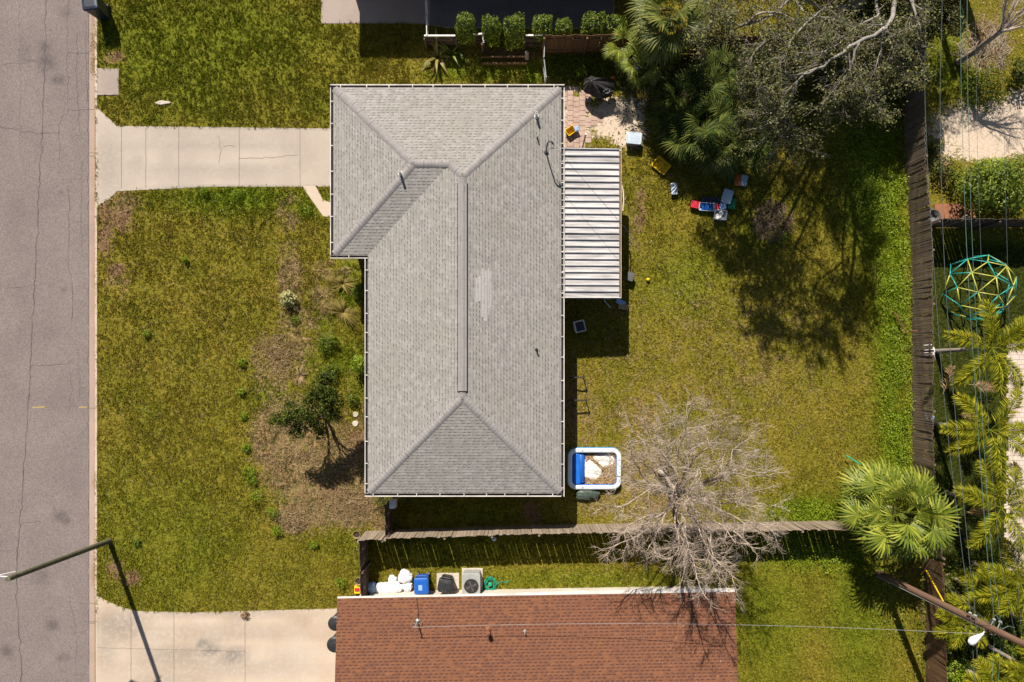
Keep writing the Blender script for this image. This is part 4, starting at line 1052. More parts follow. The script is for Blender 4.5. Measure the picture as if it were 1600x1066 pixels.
# black wheeled bin seen with its lid tipped back, between the blue bin and the air conditioner
t = thing('wheeled_bin', 'black bin with two hinge lugs between the blue bin and the air conditioner', 'bin', P(699, 905, 0), -0.18)
g = MB(); rings = []
for z, w, d in ((0.04, 0.24, 0.24), (0.5, 0.27, 0.27), (0.88, 0.31, 0.30), (0.92, 0.33, 0.32)): rings.append([(x, y, z) for x, y in g.rounded(w, d, 0.08)])
g.loft(rings); g.build('body', M['black_plastic'], t)
g = MB(); g.loft([[(x * s, y * s - 0.03, z) for x, y in g.rounded(0.34, 0.31, 0.14)] for z, s in ((0.925, 1.0), (0.97, 1.0), (1.02, 0.85), (1.05, 0.5))]); g.build('lid', M['black_plastic'], t)
for s in (-1, 1):
    g = MB(); g.box((s * 0.20, 0.36, 0.93), (0.07, 0.16, 0.14), top=0.7); g.build('hinge_lug', M['black_plastic'], t)
g = MB(); g.tube([(-0.2, 0.35, 0.98), (0.2, 0.35, 0.98)], 0.02, 8); g.build('handle', M['dark_grey'], t)
slab = MB(); c = G(700, 911); slab.box((c.x, c.y, 0.02), (1.05, 0.95, 0.06)); tag(slab.build('concrete_pad', M['stone'], bevel=0.01), 'square concrete pad under the black bin by the red roofed house', 'concrete pad')
# air conditioner
c = P(738, 905, 0)
ac = thing('air_conditioner', 'grey air conditioner with a round fan grille between the black bin and green hose', 'air conditioner', c)
g = MB(); g.box((0, 0, 0.03), (0.98, 1.05, 0.06)); g.build('pad', M['stone'], ac, bevel=0.008)
g = MB(); g.loft([[(x * s, y * s, z) for x, y in g.rounded(0.40, 0.47, 0.09)] for z, s in ((0.065, 1.0), (0.70, 1.0), (0.72, 1.03), (0.76, 1.03), (0.785, 0.98))]); body = g.build('body', M['grey_plastic'], ac)
g = MB(); g.lathe([(0.335, 0.786), (0.335, 0.792), (0.02, 0.792)], (0, -0.09, 0), 30); g.build('fan_opening', M['dark'], ac)
g = MB()
for k in range(4):
    a = k * math.pi / 2 + 0.4; c2 = Vector((0.14 * math.cos(a), 0.14 * math.sin(a) - 0.09, 0.80)); g.box(c2, (0.24, 0.085, 0.008), a)
g.lathe([(0.06, 0.795), (0.06, 0.812), (0.02, 0.815)], (0, -0.09, 0), 14); g.build('fan', M['dark_grey'], ac)
g = MB()
for rr in (0.1, 0.17, 0.24, 0.315): g.tube([(rr * math.cos(a), rr * math.sin(a) - 0.09, 0.822) for a in np.linspace(0, 2 * math.pi, 33)], 0.005, 5, False)
for k in range(8): a = k * math.pi / 4; g.tube([(0, -0.09, 0.825), (0.315 * math.cos(a), 0.315 * math.sin(a) - 0.09, 0.822)], 0.005, 5)
g.build('grille', M['dark_grey'], ac)
# garden hose
t = thing('garden_hose', 'coiled bright green garden hose on the ground beside the air conditioner', 'hose', G(766, 912))
g = MB(); pts = []
for k in range(140):
    a = k * 0.26; rr = 0.24 + 0.05 * math.sin(k * 0.37) + 0.03 * math.sin(k * 1.1); pts.append((rr * math.cos(a) * 1.0, rr * math.sin(a) * 1.15, 0.03 + 0.0009 * k))
pts += [(0.35, 0.0, 0.05), (0.52, 0.12, 0.02), (0.75, 0.05, 0.02), (0.95, 0.16, 0.02)]
g.tube(pts, 0.017, 6); g.build('coil', M['hose'], t, smooth=True)
g = MB(); g.lathe([(0.10, 0), (0.10, 0.18), (0.05, 0.22)], n=12); g.build('hose_reel', M['hose'], t)
# white rubbish bags
BG = 'white rubbish bags heaped by the red roofed house'
def bag(label, px, py, r, m='bag_white', group=None, sq=0.75, name='rubbish_bag', cat='bag'):
    c = P(px, py, 0); g = MB(); n = 22; rings = []
    sd = R.random() * 9
    for i in range(11):
        th = math.pi * (i + 0.4) / 11.2; rings.append([])
        for k in range(n):
            a = 2 * math.pi * k / n
            rr = r * math.sin(th) * (1 + 0.10 * math.sin(3 * a + sd) + 0.07 * math.sin(7 * a + sd * 3 + i) + R.uniform(-0.085, 0.085))
            rings[-1].append((rr * math.cos(a), rr * math.sin(a), max(0.005, r * sq * (1 - math.cos(th)) * 0.9)))
    g.loft(rings); o = g.build(name, M[m], smooth=False); o.location = c
    return tag(o, label, cat, group)
for lab, px, py, r, m in (('bluish bag at the gate end of the heap of white rubbish bags', 581, 917, 0.30, 'pale_blue'), ('white rubbish bag second from the gate in the heap by the red roof', 594, 917, 0.27, 'bag_white'), ('white rubbish bag in the middle of the heap, leaning on the red roofed house', 607, 918, 0.30, 'bag_white'),
                          ('white rubbish bag nearer the blue bin in the front of the heap', 620, 916, 0.29, 'bag_white'), ('largest white rubbish bag on the lawn side of the heap', 634, 899, 0.33, 'bag_white'), ('small white rubbish bag on the lawn side of the heap', 614, 904, 0.20, 'bag_white'), ('white rubbish bag at the blue bin end of the heap', 637, 915, 0.25, 'bag_white')):
    bag(lab, px, py, r, m, BG)
# pots and the yellow toy by the gate
def pot(label, px, py, r, h, m='tan_pot', tilt=None, name='plant_pot'):
    c = P(px, py, 0); t = thing(name, label, 'pot', c)
    g = MB(); g.lathe([(r * 0.7, 0), (r, h), (r * 1.08, h), (r * 1.08, h - 0.03), (r * 0.93, h - 0.03), (r * 0.85, h - 0.10), (0.01, h - 0.10)], n=20); g.build('shell', M[m], t)
    g = MB(); g.lathe([(r * 0.86, h - 0.10), (r * 0.86, h - 0.085), (0.02, h - 0.07)], n=16); g.build('soil', M['soil'], t)
    if tilt: t.rotation_euler = tilt
    return t
pot('round tan pot of dark soil on the grass at the fence corner', 559, 834, 0.17, 0.26)
pot('round tan pot of dark soil beside the yellow toy at the gate', 562.5, 906, 0.17, 0.3)
t = thing('toy_truck', 'yellow toy with a red seat tucked beside the gate under the red eave', 'toy', G(560, 920)); g = MB()
g.box((0, 0, 0.16), (0.34, 0.40, 0.22), top=0.8); g.build('body', M['yellow'], t, bevel=0.02)
g = MB(); g.box((0, 0.05, 0.29), (0.2, 0.14, 0.05)); g.build('seat', M['red'], t, bevel=0.01)
for x in (-1, 1):
    for y in (-1, 1): g = MB(); g.tube([(x * 0.16, y * 0.12, 0.06), (x * 0.20, y * 0.12, 0.06)], 0.06, 12); g.build('wheel', M['black_plastic'], t)

# inflatable pool (sagging, so its walls are low)
c = P(929, 733, 0.3); pl = thing('inflatable_pool', 'blue and white inflatable pool holding leaves and white sheet, beside the grey roof', 'pool', (c.x, c.y, 0))
hx, hy = 1.27, 0.985
def tube_ring(name, z, rt, inset_, m):
    g = MB(); path = g.rounded(hx - rt - inset_, hy - rt - inset_, 0.30, 8); rings = []
    n = len(path)
    for i in range(n):
        p = Vector((*path[i], 0)); d = Vector((*path[(i + 1) % n], 0)) - Vector((*path[i - 1], 0)); d.normalize(); nn = Vector((d.y, -d.x, 0))
        rings.append([p + nn * (rt * math.cos(a)) + Vector((0, 0, z + rt * 0.95 * math.sin(a))) for a in np.linspace(0, 2 * math.pi, 14, endpoint=False)])
    g.loft(rings, closed=True); return g.build(name, M[m], pl, smooth=True)
tube_ring('lower_ring', 0.12, 0.125, 0.00, 'pool_light'); tube_ring('middle_ring', 0.31, 0.115, 0.02, 'pool_blue'); tube_ring('rim_ring', 0.48, 0.105, 0.025, 'pool_white')
g = MB(); g.prism(g.rounded(hx - 0.1, hy - 0.1, 0.26), 0.02, 0.05); g.build('floor', M['pool_light'], pl)
g = MB(); g.loft([[(-0.82 + 0.20 * math.cos(a), y, 0.26 + 0.20 * math.sin(a)) for a in np.linspace(0, 2 * math.pi, 14, endpoint=False)] for y in (-0.70, -0.66, 0.66, 0.70)]); g.build('seat_cushion', M['pool_blue'], pl, smooth=True, bevel=0)
g = MB(); g.loft([[(-0.60 + 0.17 * math.cos(a) * s, y, 0.22 + 0.19 * math.sin(a) * s) for a in np.linspace(0, 2 * math.pi, 14, endpoint=False)] for y, s in ((-0.68, 0.5), (-0.63, 1), (0.63, 1), (0.68, 0.5))]); g.build('seat_cushion', M['blue'], pl, smooth=True)
for s in (-1, 1): g = MB(); g.lathe([(0.028, 0.585), (0.028, 0.60), (0.012, 0.605)], (-0.55, s * (hy - 0.13), 0), 10); g.build('valve', M['black_plastic'], pl)
def leafbed(name, n, fx, fy, z, m, parent, s=0.05, keep=None):
    x = rng.uniform(-fx, fx, n); y = rng.uniform(-fy, fy, n)
    return x, y
pl.scale = (1, 1, 0.58)
g = MB()
# white sheet crumpled in the pool
n_ = 26; vs = []; fs = []
for i in range(n_):
    for j in range(n_):
        u, v = i / (n_ - 1) * 2 - 1, j / (n_ - 1) * 2 - 1
        x, y = 0.26 + u * 0.76, v * 0.66
        vs.append((x, y, 0.075 + 0.05 * float(vnoise(x, y, 0.17, 3)) + 0.03 * float(vnoise(x, y, 0.07, 5))))
for i in range(n_ - 1):
    for j in range(n_ - 1):
        u, v = (i + 0.5) / (n_ - 1) * 2 - 1, (j + 0.5) / (n_ - 1) * 2 - 1
        a = (u + v * 0.1 + 0.50) ** 2 / 0.40 + (v - 0.0) ** 2 / 0.60; b = (u - 0.20) ** 2 / 0.55 + (v - 0.60) ** 2 / 0.24; c3 = (u - 0.02) ** 2 / 0.02 + (v + 0.85) ** 2 / 0.03
        gap = abs((v - 0.35) + (u + 0.15) * 0.95) < 0.13 and u < 0.1
        if a < 1 or b < 1: fs.append((i * n_ + j, (i + 1) * n_ + j, (i + 1) * n_ + j + 1, i * n_ + j + 1))
g.add(vs, fs); sh = g.build('white_sheet', M['white']); sh.location = pl.location; tag(sh, 'crumpled white sheet lying among dead leaves inside the inflatable pool', 'sheet')
t = bag('crumpled dark green tarp on the grass against the inflatable pool', 917, 771, 0.56, 'tarp_green', None, 0.30, 'tarp', 'tarp'); t.scale = (1.0, 0.52, 1)

# crates, boxes and tubs
def tub(label, px, py, w, d, h, rz, m, lid=None, inside=None, name='storage_box', cat='box', z0=0.0, tilt=None):
    c = P(px, py, z0); t = thing(name, label, cat, c, math.radians(rz))
    g = MB(); o = g.rounded(w / 2, d / 2, min(w, d) * 0.14, 3)
    g.loft([[(x * s, y * s, z) for x, y in o] for z, s in ((0, 0.86), (h - 0.03, 0.98), (h - 0.03, 1.06), (h, 1.06), (h, 0.95), (0.03, 0.83))], True, True)
    g.build('body', M[m], t)
    if lid:
        g = MB(); g.loft([[(x * s, y * s, z) for x, y in o] for z, s in ((h + 0.002, 1.08), (h + 0.025, 1.08), (h + 0.035, 0.98), (h + 0.03, 0.90), (h + 0.036, 0.6))]); g.build('lid', M[lid], t)
    if inside:
        g = MB()
        for k in range(6): g.box((R.uniform(-.28, .28) * w, R.uniform(-.28, .28) * d, 0.08 + h * 0.5 * R.random()), (w * .34, d * .3, h * 0.3), R.random() * 3)
        g.build('contents', M[inside], t)
    if tilt: t.rotation_euler = (tilt[0], tilt[1], math.radians(rz))
    return t
tub('yellow crate standing on the red brick paving', 891, 207, 0.42, 0.32, 0.26, 35, 'yellow', name='crate', cat='crate')
tub('small white bucket beside the yellow crate on the red brick paving', 900, 204, 0.20, 0.20, 0.24, 20, 'white', 'pale_blue', name='bucket', cat='bucket')
tub('white cool box with a lid on the sandy ground by the palmettos', 988, 221, 0.66, 0.50, 0.42, -6, 'grey_plastic', 'clear', name='cool_box', cat='cool box')
tub('open yellow plastic tub lying on the lawn below the palmettos', 1032, 260, 0.74, 0.55, 0.16, -40, 'yellow', name='tub', cat='tub')
tub('small white and blue box alone in the palmetto shade', 1052, 297, 0.28, 0.50, 0.2, 4, 'clear', 'clear')
tub('orange tray beside a pale blue one, up the lawn from the toy boxes', 1151, 282.5, 0.30, 0.51, 0.12, -3, 'orange', 'orange', name='tray', cat='tray')
tub('pale blue tray beside the orange one, up the lawn from the toy boxes', 1161, 283.5, 0.28, 0.48, 0.12, -14, 'pale_blue', 'clear', name='tray', cat='tray')
tub('small faded green tray left of the orange tray in the shade', 1141, 280, 0.22, 0.3, 0.08, -8, 'green', name='tray', cat='tray')
tub('red and white toy box at the left end of the pile of boxes', 1084, 321.5, 0.34, 0.32, 0.22, -14, 'red', 'red')
tub('low clear box full of blue and red toys in the middle of the pile', 1103, 325, 0.74, 0.36, 0.22, -4, 'clear', None, 'blue')
tub('long dark clear box at the back of the pile of toy boxes', 1109, 314.5, 0.80, 0.26, 0.16, -2, 'pale_blue', 'navy_plastic')
tub('large clear lidded box at the top right of the pile of toy boxes', 1133, 310, 0.42, 0.60, 0.32, -17, 'clear', 'clear')
tub('clear box of mixed things at the bottom of the pile of toy boxes', 1123, 338, 0.56, 0.44, 0.30, -5, 'clear', None, 'white')
tub('pale turquoise box beside a red one at the middle right of the pile', 1127, 324.5, 0.28, 0.26, 0.26, -4, 'pale_blue', 'pale_blue')
tub('small dark red box wedged in the middle of the pile of boxes', 1118.5, 325, 0.18, 0.24, 0.24, -4, 'red', 'red')
tub('green box at the right end of the pile of toy boxes', 1141.5, 320, 0.32, 0.46, 0.2, -10, 'green', 'green')
tub('black tub half out from under the patio cover on the lawn', 983, 434, 0.30, 0.38, 0.34, -18, 'dark_grey', 'dark_grey', name='tub', cat='tub')
tub('blue and silver kick scooter box in the shade at the patio corner', 969, 473, 0.42, 0.22, 0.16, -28, 'navy_plastic', 'pale_blue')
tub('tan and blue box in the shade at the patio corner', 973, 480, 0.44, 0.24, 0.16, -10, 'tan_pot', 'tan_pot')
s = MB(); s.lathe([(0.02, 0.0), (0.07, 0.03), (0.09, 0.09), (0.07, 0.15), (0.02, 0.18)], G(1012, 437.5), 14); tag(s.build('ball', M['yellow'], smooth=True), 'small yellow ball on the sunny lawn right of the patio cover', 'ball')
g = MB(); g.tube([P(944, 466, .08), P(945, 471, .08), P(954, 481, .04)], 0.03, 8); tag(g.build('drain_pipe', M['clear']), 'bent pale pipe lying in the shade below the patio cover', 'pipe')
# garden chair in the shade: seat, back, arms and legs
ch = thing('garden_chair', 'small white garden chair on the shaded lawn below the patio cover', 'chair', G(905, 511), math.radians(14))
g = MB(); g.box((0, 0, 0.36), (0.40, 0.40, 0.03)); g.build('seat', M['navy_plastic'], ch, bevel=0.006)
g = MB()
for s in (-1, 1): g.box((0.22 * s, 0, 0.37), (0.045, 0.50, 0.045))
for s in (-1, 1): g.box((0, 0.24 * s, 0.371), (0.40, 0.045, 0.045))
g.build('seat_frame', M['white'], ch)
g = MB()
for z in (0.50, 0.62, 0.72): g.box((-0.25 - (z - .36) * .12, 0, z), (0.03, 0.46, 0.06))
g.build('backrest', M['white'], ch)
for x in (-1, 1):
    for y in (-1, 1): g = MB(); g.tube([(0.22 * x, 0.24 * y, 0.35), (0.25 * x, 0.26 * y, 0.0)], 0.018, 8); g.build('leg', M['white'], ch)
for y in (-1, 1): g = MB(); g.tube([(-0.27, 0.25 * y, 0.56), (0.2, 0.25 * y, 0.56), (0.22, 0.25 * y, 0.37)], 0.018, 8); g.build('arm', M['white'], ch)
# two wall brackets on the east side of the house
for lab, py, px in (('dark metal clothes line arm on the house wall, nearer the patio cover', 590, 911), ('dark metal clothes line arm on the house wall, nearer the inflatable pool', 625, 915)):
    p = G(px, py); q = G(884, py); t = thing('clothes_line_arm', lab, 'clothes line', p); g = MB()
    g.tube([Vector((q.x, q.y, 0.62)), Vector((p.x, p.y, 0.62))], 0.032, 8); g.build('arm', M['wire_black'], t, off=p)
    g = MB(); g.tube([p, Vector((p.x, p.y, 0.66))], 0.022, 8); g.tube([Vector((p.x - 0.05, p.y - 0.1, 0.62)), Vector((p.x - 0.05, p.y + 0.14, 0.66))], 0.02, 6); g.build('post', M['wire_black'], t, off=p)
g = MB(); p = G(910, 232); g.tube([Vector((p.x, p.y, 0.0)), Vector((p.x - .02, p.y + 0.08, 1.7))], 0.04, 8); tag(g.build('post', M['white']), 'white post standing on the brick paving at the top of the patio cover', 'post')

# half closed black patio umbrella
c = P(936, 140, 0.6); um = thing('patio_umbrella', 'black patio umbrella with a white mark, drooping over the brick paving', 'umbrella', (c.x, c.y, 0))
off = um.location.copy(); apex = P(924, 127, 1.12)
rim = [(911, 134, 0.62), (914, 122, 0.75), (924, 118.5, 0.85), (946, 122, 0.80), (959, 123, 0.72), (960, 137, 0.60), (956, 149, 0.62), (938, 153, 0.70), (921, 146, 0.66), (912, 141, 0.60)]
g = MB(); vs = [apex]; fs = []
m_ = 24; rp = [P(*p) for p in rim]; nR = len(rp)
ring0 = []
for k in range(nR * 3):
    i, f = k // 3, (k % 3) / 3; ring0.append(rp[i].lerp(rp[(i + 1) % nR], f) + Vector((0, 0, -0.10 * math.sin(math.pi * f))))
rings = []
for t in (0.12, 0.3, 0.5, 0.75, 1.0, 1.0):
    rings.append([apex.lerp(p, t) + Vector((0, 0, 0.10 * math.sin(math.pi * min(t, 1)) + 0.02 * math.sin(k * 2.4) * t)) for k, p in enumerate(ring0)])
for p in rings[-1]: p.z -= 0.10
g.loft(rings, True, False); um_c = g.build('canopy', M['black_fabric'], um, off=off)
g = MB(); g.tube([Vector((c.x, c.y, 0.0)), Vector((c.x, c.y, 0.5)), apex + Vector((0, 0, 0.05))], 0.022, 8); g.lathe([(0.25, 0.0), (0.25, 0.05), (0.05, 0.09)], Vector((c.x, c.y, 0)), 18); g.build('pole', M['dark_grey'], um, off=off)
from mathutils.bvhtree import BVHTree
def drape(ob, off, px, py, lift):
    o = P(px, py, 4.0); d = (P(px, py, 0) - o).normalized()
    bv = BVHTree.FromPolygons([v.co + off for v in ob.data.vertices], [p.vertices[:] for p in ob.data.polygons])
    h = bv.ray_cast(o, d)
    return (h[0] - d * lift) if h[0] is not None else P(px, py, 1.0)
g = MB()
for pts in ([(950, 139), (946, 140), (943, 143), (946, 146), (951, 145)], [(953, 139.5), (952, 144), (955, 143.5), (958, 142)], [(941, 146.5), (944, 149)]):
    g.tube([drape(um_c, off, a, b_, 0.012) for a, b_ in pts], 0.016, 5)
g.build('white_mark', M['grey_plastic'], um, off=off)
for lab, px, py, rz in (('small orange toy tucked behind the black umbrella', 956, 126, 10),):
    tub(lab, px, py, 0.2, 0.12, 0.3, rz, 'orange', 'orange', name='toy', cat='toy')

# geodesic climbing dome: every strut a part
dc = P(1526, 450, 0.45); dm = thing('climbing_dome', 'green and yellow geodesic climbing dome on the dark grass behind the back fence', 'climbing frame', (dc.x, dc.y, 0))
bm = bmesh.new(); bmesh.ops.create_icosphere(bm, subdivisions=2, radius=1.52)
rot = Matrix.Rotation(0.35, 4, 'X') @ Matrix.Rotation(0.5, 4, 'Z')
bmesh.ops.rotate(bm, verts=bm.verts, cent=(0, 0, 0), matrix=rot)
k = 0
for ed in bm.edges:
    a, b = ed.verts[0].co, ed.verts[1].co
    if min(a.z, b.z) < -0.55: continue
    up_ = (a.z + b.z) / 2; m_ = 'lime_steel' if (up_ > 0.75 and (k * 7) % 10 < 8) or (up_ <= 0.75 and (k * 7) % 10 < 2) else 'teal'
    g = MB(); g.tube([a + Vector((0, 0, .45)), b + Vector((0, 0, .45))], 0.026, 7); g.build('strut', M[m_], dm, smooth=True); k += 1
for v in bm.verts:
    if v.co.z < -0.55: continue
    g = MB(); g.lathe([(0.02, -0.03), (0.045, 0), (0.02, 0.03)], v.co + Vector((0, 0, .45)), 8); g.build('hub', M['teal'], dm)
low = [v.co.copy() for v in bm.verts if -0.55 <= v.co.z < -0.1]
bm.free()
for v in low:
    g = MB(); g.tube([v + Vector((0, 0, .45)), (v.x * 1.02, v.y * 1.02, 0.0)], 0.026, 7); g.build('leg', M['teal'], dm)

# east yard odds and ends
def urn(label, px, py, r, h, m):
    t = thing('plant_pot', label, 'pot', P(px, py, 0)); g = MB(); g.lathe([(r * .55, 0), (r * .8, h * .2), (r, h * .6), (r * .85, h), (r * .95, h + .02), (r * .8, h + .02), (r * .75, h * .6), (.02, h * .55)], n=22); g.build('shell', M[m], t, smooth=True)
urn('large slate blue pot in the corner of the two fences', 1447, 342, 0.34, 0.55, 'dark_grey')
urn('small pale pot behind the dark east yard fence', 1502, 345, 0.19, 0.4, 'stone')
g = MB(); s = MB(); s.lathe([(0.02, 0.0), (0.09, 0.03), (0.12, 0.11), (0.09, 0.19), (0.02, 0.22)], G(772, 841), 14); tag(s.build('ball', M['clear'], smooth=True), 'pale ball in the shade below the south fence', 'ball')
for k in range(9): g.box(G(1462 + k * 7, 331) + Vector((0, 0, 0.05 + 0.01 * (k % 3))), (0.2, 0.7, 0.08), 0.06 * (k % 4))
tag(g.build('tile_stack', M['terracotta']), 'row of terracotta slabs between the pots behind the east yard fence', 'tiles')
bag('white sack on the ground by the feather palm trunk beyond the back fence', 1446, 550, 0.36, 'bag_white', None, 0.5, 'sack', 'sack')
bag('grey blue sack on the ground by the lower feather palm beyond the back fence', 1447, 654, 0.28, 'pale_blue', None, 0.5, 'sack', 'sack')
g = MB(); p = G(1420, 505); g.tube([P(1398, 489, .25), P(1417, 521, .3)], 0.035, 6); tag(g.build('plank', M['rust']), 'reddish brown plank lying in the weeds at the back fence', 'plank')
g = MB(); g.tube([P(1422, 517, .9), P(1433, 517.5, .95)], 0.03, 6); tag(g.build('bracket', M['rust']), 'short rusty bar nailed across the back fence boards', 'bar')
g = MB(); g.tube([P(1322, 712, .3), P(1345, 726, .5)], 0.035, 6); tag(g.build('pole_handle', M['hose']), 'turquoise broom handle poking out beside the big fan palm', 'pole')
for lab, px, py, r in (('white stepping stone at the foot of the house wall, the upper of two', 556, 647.5, .13), ('white stepping stone at the foot of the house wall, the lower of two', 555.5, 662, .14)):
    c = G(px, py); g = MB(); g.loft([[(c.x + rr * r * math.cos(a) * (1 + .1 * math.sin(3 * a)), c.y + rr * r * math.sin(a), z) for a in np.linspace(0, 2 * math.pi, 14, endpoint=False)] for z, rr in ((0, 1), (0.05, 1), (0.065, .9))]); tag(g.build('stepping_stone', M['stone']), lab, 'stone')
c = G(255, 161); g = MB(); g.loft([[(c.x + rr * .32 * math.cos(a) * (1 + .2 * math.sin(2 * a + 1)), c.y + rr * .10 * math.sin(a) * (1 + .2 * math.cos(3 * a)), z) for a in np.linspace(0, 2 * math.pi, 14, endpoint=False)] for z, rr in ((0, 1), (0.04, 1), (0.055, .8))]); tag(g.build('stone', M['stone']), 'flat pale stone in the grass above the north driveway', 'stone')
c = G(1033, 736); s = MB(); s.lathe([(0.02, 0), (0.17, 0.08), (0.2, 0.2), (0.14, 0.32), (0.03, 0.36)], c, 14); tag(s.build('bucket', M['stone'], smooth=True), 'pale round bucket at the foot of the bare tree', 'bucket')
# ------------------------------------------------------------------ vegetation helpers
def unit(a): return a / np.maximum(np.linalg.norm(a, axis=-1, keepdims=True), 1e-9)
def leaf_quads(C, N, size, aspect=0.5, jit=0.35):
    """folded diamond leaves at centres C facing roughly N"""
    n = len(C)
    N = unit(np.asarray(N) + rng.normal(0, 0.55, (n, 3)))
    T = unit(np.cross(N, rng.normal(0, 1, (n, 3)))); B = np.cross(N, T)
    s = (size * (1 + rng.uniform(-jit, jit, n)))[:, None]
    a = C - T * s * 0.5; b = C + T * s * 0.5
    l = C + B * s * aspect * 0.5 - T * s * 0.05 + N * s * 0.08; r = C - B * s * aspect * 0.5 - T * s * 0.05 + N * s * 0.08
    V = np.stack([a, l, b, r], 1).reshape(-1, 3)
    F = np.arange(n * 4).reshape(n, 4)
    return V, F
def crown_pts(c, r, n, fill=0.35, clump=0.5, seed=0, low=-1.0):
    """points through an uneven crown: denser in clumps, thinner between them"""
    d = unit(rng.normal(0, 1, (n * 3, 3)))
    rad = 1 - fill * rng.random(n * 3) ** 1.6
    lump = vnoise(d[:, 0] * 2 + d[:, 2] * 1.3 + seed, d[:, 1] * 2 - d[:, 2] + seed * 2, 0.55, seed)
    keep = (rng.random(n * 3) < np.clip((lump - 0.5) * 2.2 * clump + 0.55, 0.05, 1)) & (d[:, 2] > low)
    d = d[keep][:n]; rad = rad[keep][:n]; lump = lump[keep][:n]
    p = d * (rad * (0.78 + 0.36 * lump))[:, None] * np.array(r) + np.array(c)
    return p, unit(d + np.array([0, 0, 0.5]))
def shrub(name, label, px, py, r, h, m, n=1500, size=0.07, cat='shrub', group=None, square=False, z0=0.08, aspect=0.55, stems=True):
    g0 = G(px, py); t = thing(name, label, cat, g0, 0, group)
    if square:
        d = unit(rng.normal(0, 1, (n, 3))); mx = np.max(np.abs(d), axis=1, keepdims=True)
        p = d / (mx * 0.8 + 0.2 * np.linalg.norm(d, axis=1, keepdims=True)) * (0.85 + 0.17 * rng.random((n, 1)))
        p = p * (1 + .34 * (vnoise(d[:, 0] * 1.7 + px, d[:, 1] * 1.7 + d[:, 2] * 1.7, .8, int(px) % 23) - .5))[:, None]
        p = p * np.array([r * R.uniform(.92, 1.1), r * R.uniform(.9, 1.05), (h - z0) / 2]) + np.array([0, 0, (h + z0) / 2]); nn = d
    else:
        p, nn = crown_pts((0, 0, (h + z0) / 2), (r, r, (h - z0) / 2), n, 0.5, 0.7, int(px) % 37)
    V, F = leaf_quads(p, nn, size, aspect)
    mesh_np('foliage', V, F, M[m], t)
    if stems:
        g = MB()
        for k in range(5):
            a = k * 1.26 + px; g.tube([(0, 0, 0), (math.cos(a) * r * .3, math.sin(a) * r * .3, h * .45), (math.cos(a) * r * .55, math.sin(a) * r * .55, h * .75)], [0.025, 0.018, 0.008], 5)
        g.build('stem', M['bark_dark'], t)
    return t

def spray(p, n, d, spread, length, up=0.15, steps=3, wig=0.12):
    """child branch polyline from p"""
    d = (d + Vector((R.gauss(0, spread), R.gauss(0, spread), R.gauss(0, spread) * .7 + up))).normalized()
    out = [p.copy()]; q = p.copy()
    for i in range(steps):
        d = (d + Vector((R.gauss(0, wig), R.gauss(0, wig), R.gauss(0, wig)))).normalized(); q = q + d * (length / steps); out.append(q.copy())
    return out
def smooth_pts(q, k=4):
    out = []
    for i in range(len(q) - 1):
        p0 = q[max(i - 1, 0)]; p1 = q[i]; p2 = q[i + 1]; p3 = q[min(i + 2, len(q) - 1)]
        for j in range(k):
            t = j / k
            out.append(0.5 * ((2 * p1) + (p2 - p0) * t + (2 * p0 - 5 * p1 + 4 * p2 - p3) * t * t + (3 * p1 - p0 - 3 * p2 + p3) * t ** 3) + Vector((R.gauss(0, .02), R.gauss(0, .02), R.gauss(0, .02))))
    return out + [q[-1]]
def sample(pts, t):
    f = t * (len(pts) - 1); i = min(int(f), len(pts) - 2); return pts[i].lerp(pts[i + 1], f - i), (pts[i + 1] - pts[i]).normalized()
def branchlets(mb, pts, levels, tips, r0, sides=4):
    """levels: list of (count per branch, length, spread, radius, up)"""
    if not levels:
        tips.append((pts[-1], (pts[-1] - pts[-2]).normalized())); return
    cnt, ln, sp, rad, up_ = levels[0]
    for k in range(cnt):
        t = 0.22 + 0.78 * (k + R.random()) / cnt
        p, d = sample(pts, min(t, 0.999))
        L = ln * R.uniform(0.55, 1.2) * (1.15 - 0.45 * t)
        q = spray(p, 3, d, sp, L, up_)
        mb.tube(q, [rad * (1 - 0.8 * i / 3) for i in range(4)], sides, False)
        branchlets(mb, q, levels[1:], tips, rad, 3)
    tips.append((pts[-1], (pts[-1] - pts[-2]).normalized()))

# ------------------------------------------------------------------ the bare tree over the south fence
bt = thing('bare_tree', 'leafless grey tree spreading over the south fence and the red roof corner', 'tree', G(1043, 746)); off = bt.location.copy()
tr = MB(); trunk = smooth_pts([P(1043, 746, -0.1), P(1046, 752, 0.8), P(1053, 764, 1.8), P(1060, 775, 2.9)]); tr.tube(trunk, list(np.linspace(0.15, 0.09, len(trunk))), 10); tr.build('trunk', M['bark_pale'], bt, off=off, smooth=True)
tipsets = [[(1012, 652, 6.20), (1048, 640, 6.60), (1020, 690, 6.70), (985, 672, 5.92), (1040, 668, 7.10)], [(1085, 628, 6.90), (1115, 645, 7.10), (1135, 655, 6.90), (1075, 668, 7.60), (1105, 690, 7.80)], [(1172, 682, 6.70), (1190, 702, 6.60), (1150, 700, 7.30), (1160, 730, 7.10), (1200, 735, 6.30)],
           [(1212, 790, 6.10), (1190, 765, 6.50), (1165, 790, 6.50), (1218, 838, 5.92), (1180, 828, 6.30)], [(1178, 862, 6.20), (1150, 850, 6.70), (1150, 905, 6.60), (1130, 880, 6.90), (1140, 925, 6.80)], [(1066, 905, 6.30), (1104, 935, 6.80), (1088, 905, 6.70), (1050, 875, 5.92), (1075, 860, 7.10)],
           [(955, 856, 5.56), (1008, 865, 5.38), (975, 835, 6.10), (1000, 825, 6.50)], [(944, 745, 5.38), (950, 790, 5.38), (962, 720, 5.74), (985, 760, 6.50), (975, 700, 5.92)], [(1060, 740, 7.90), (1095, 745, 8.10), (1085, 790, 7.70), (1040, 760, 7.50), (1110, 775, 7.70)]]
bk = MB(); tips = []
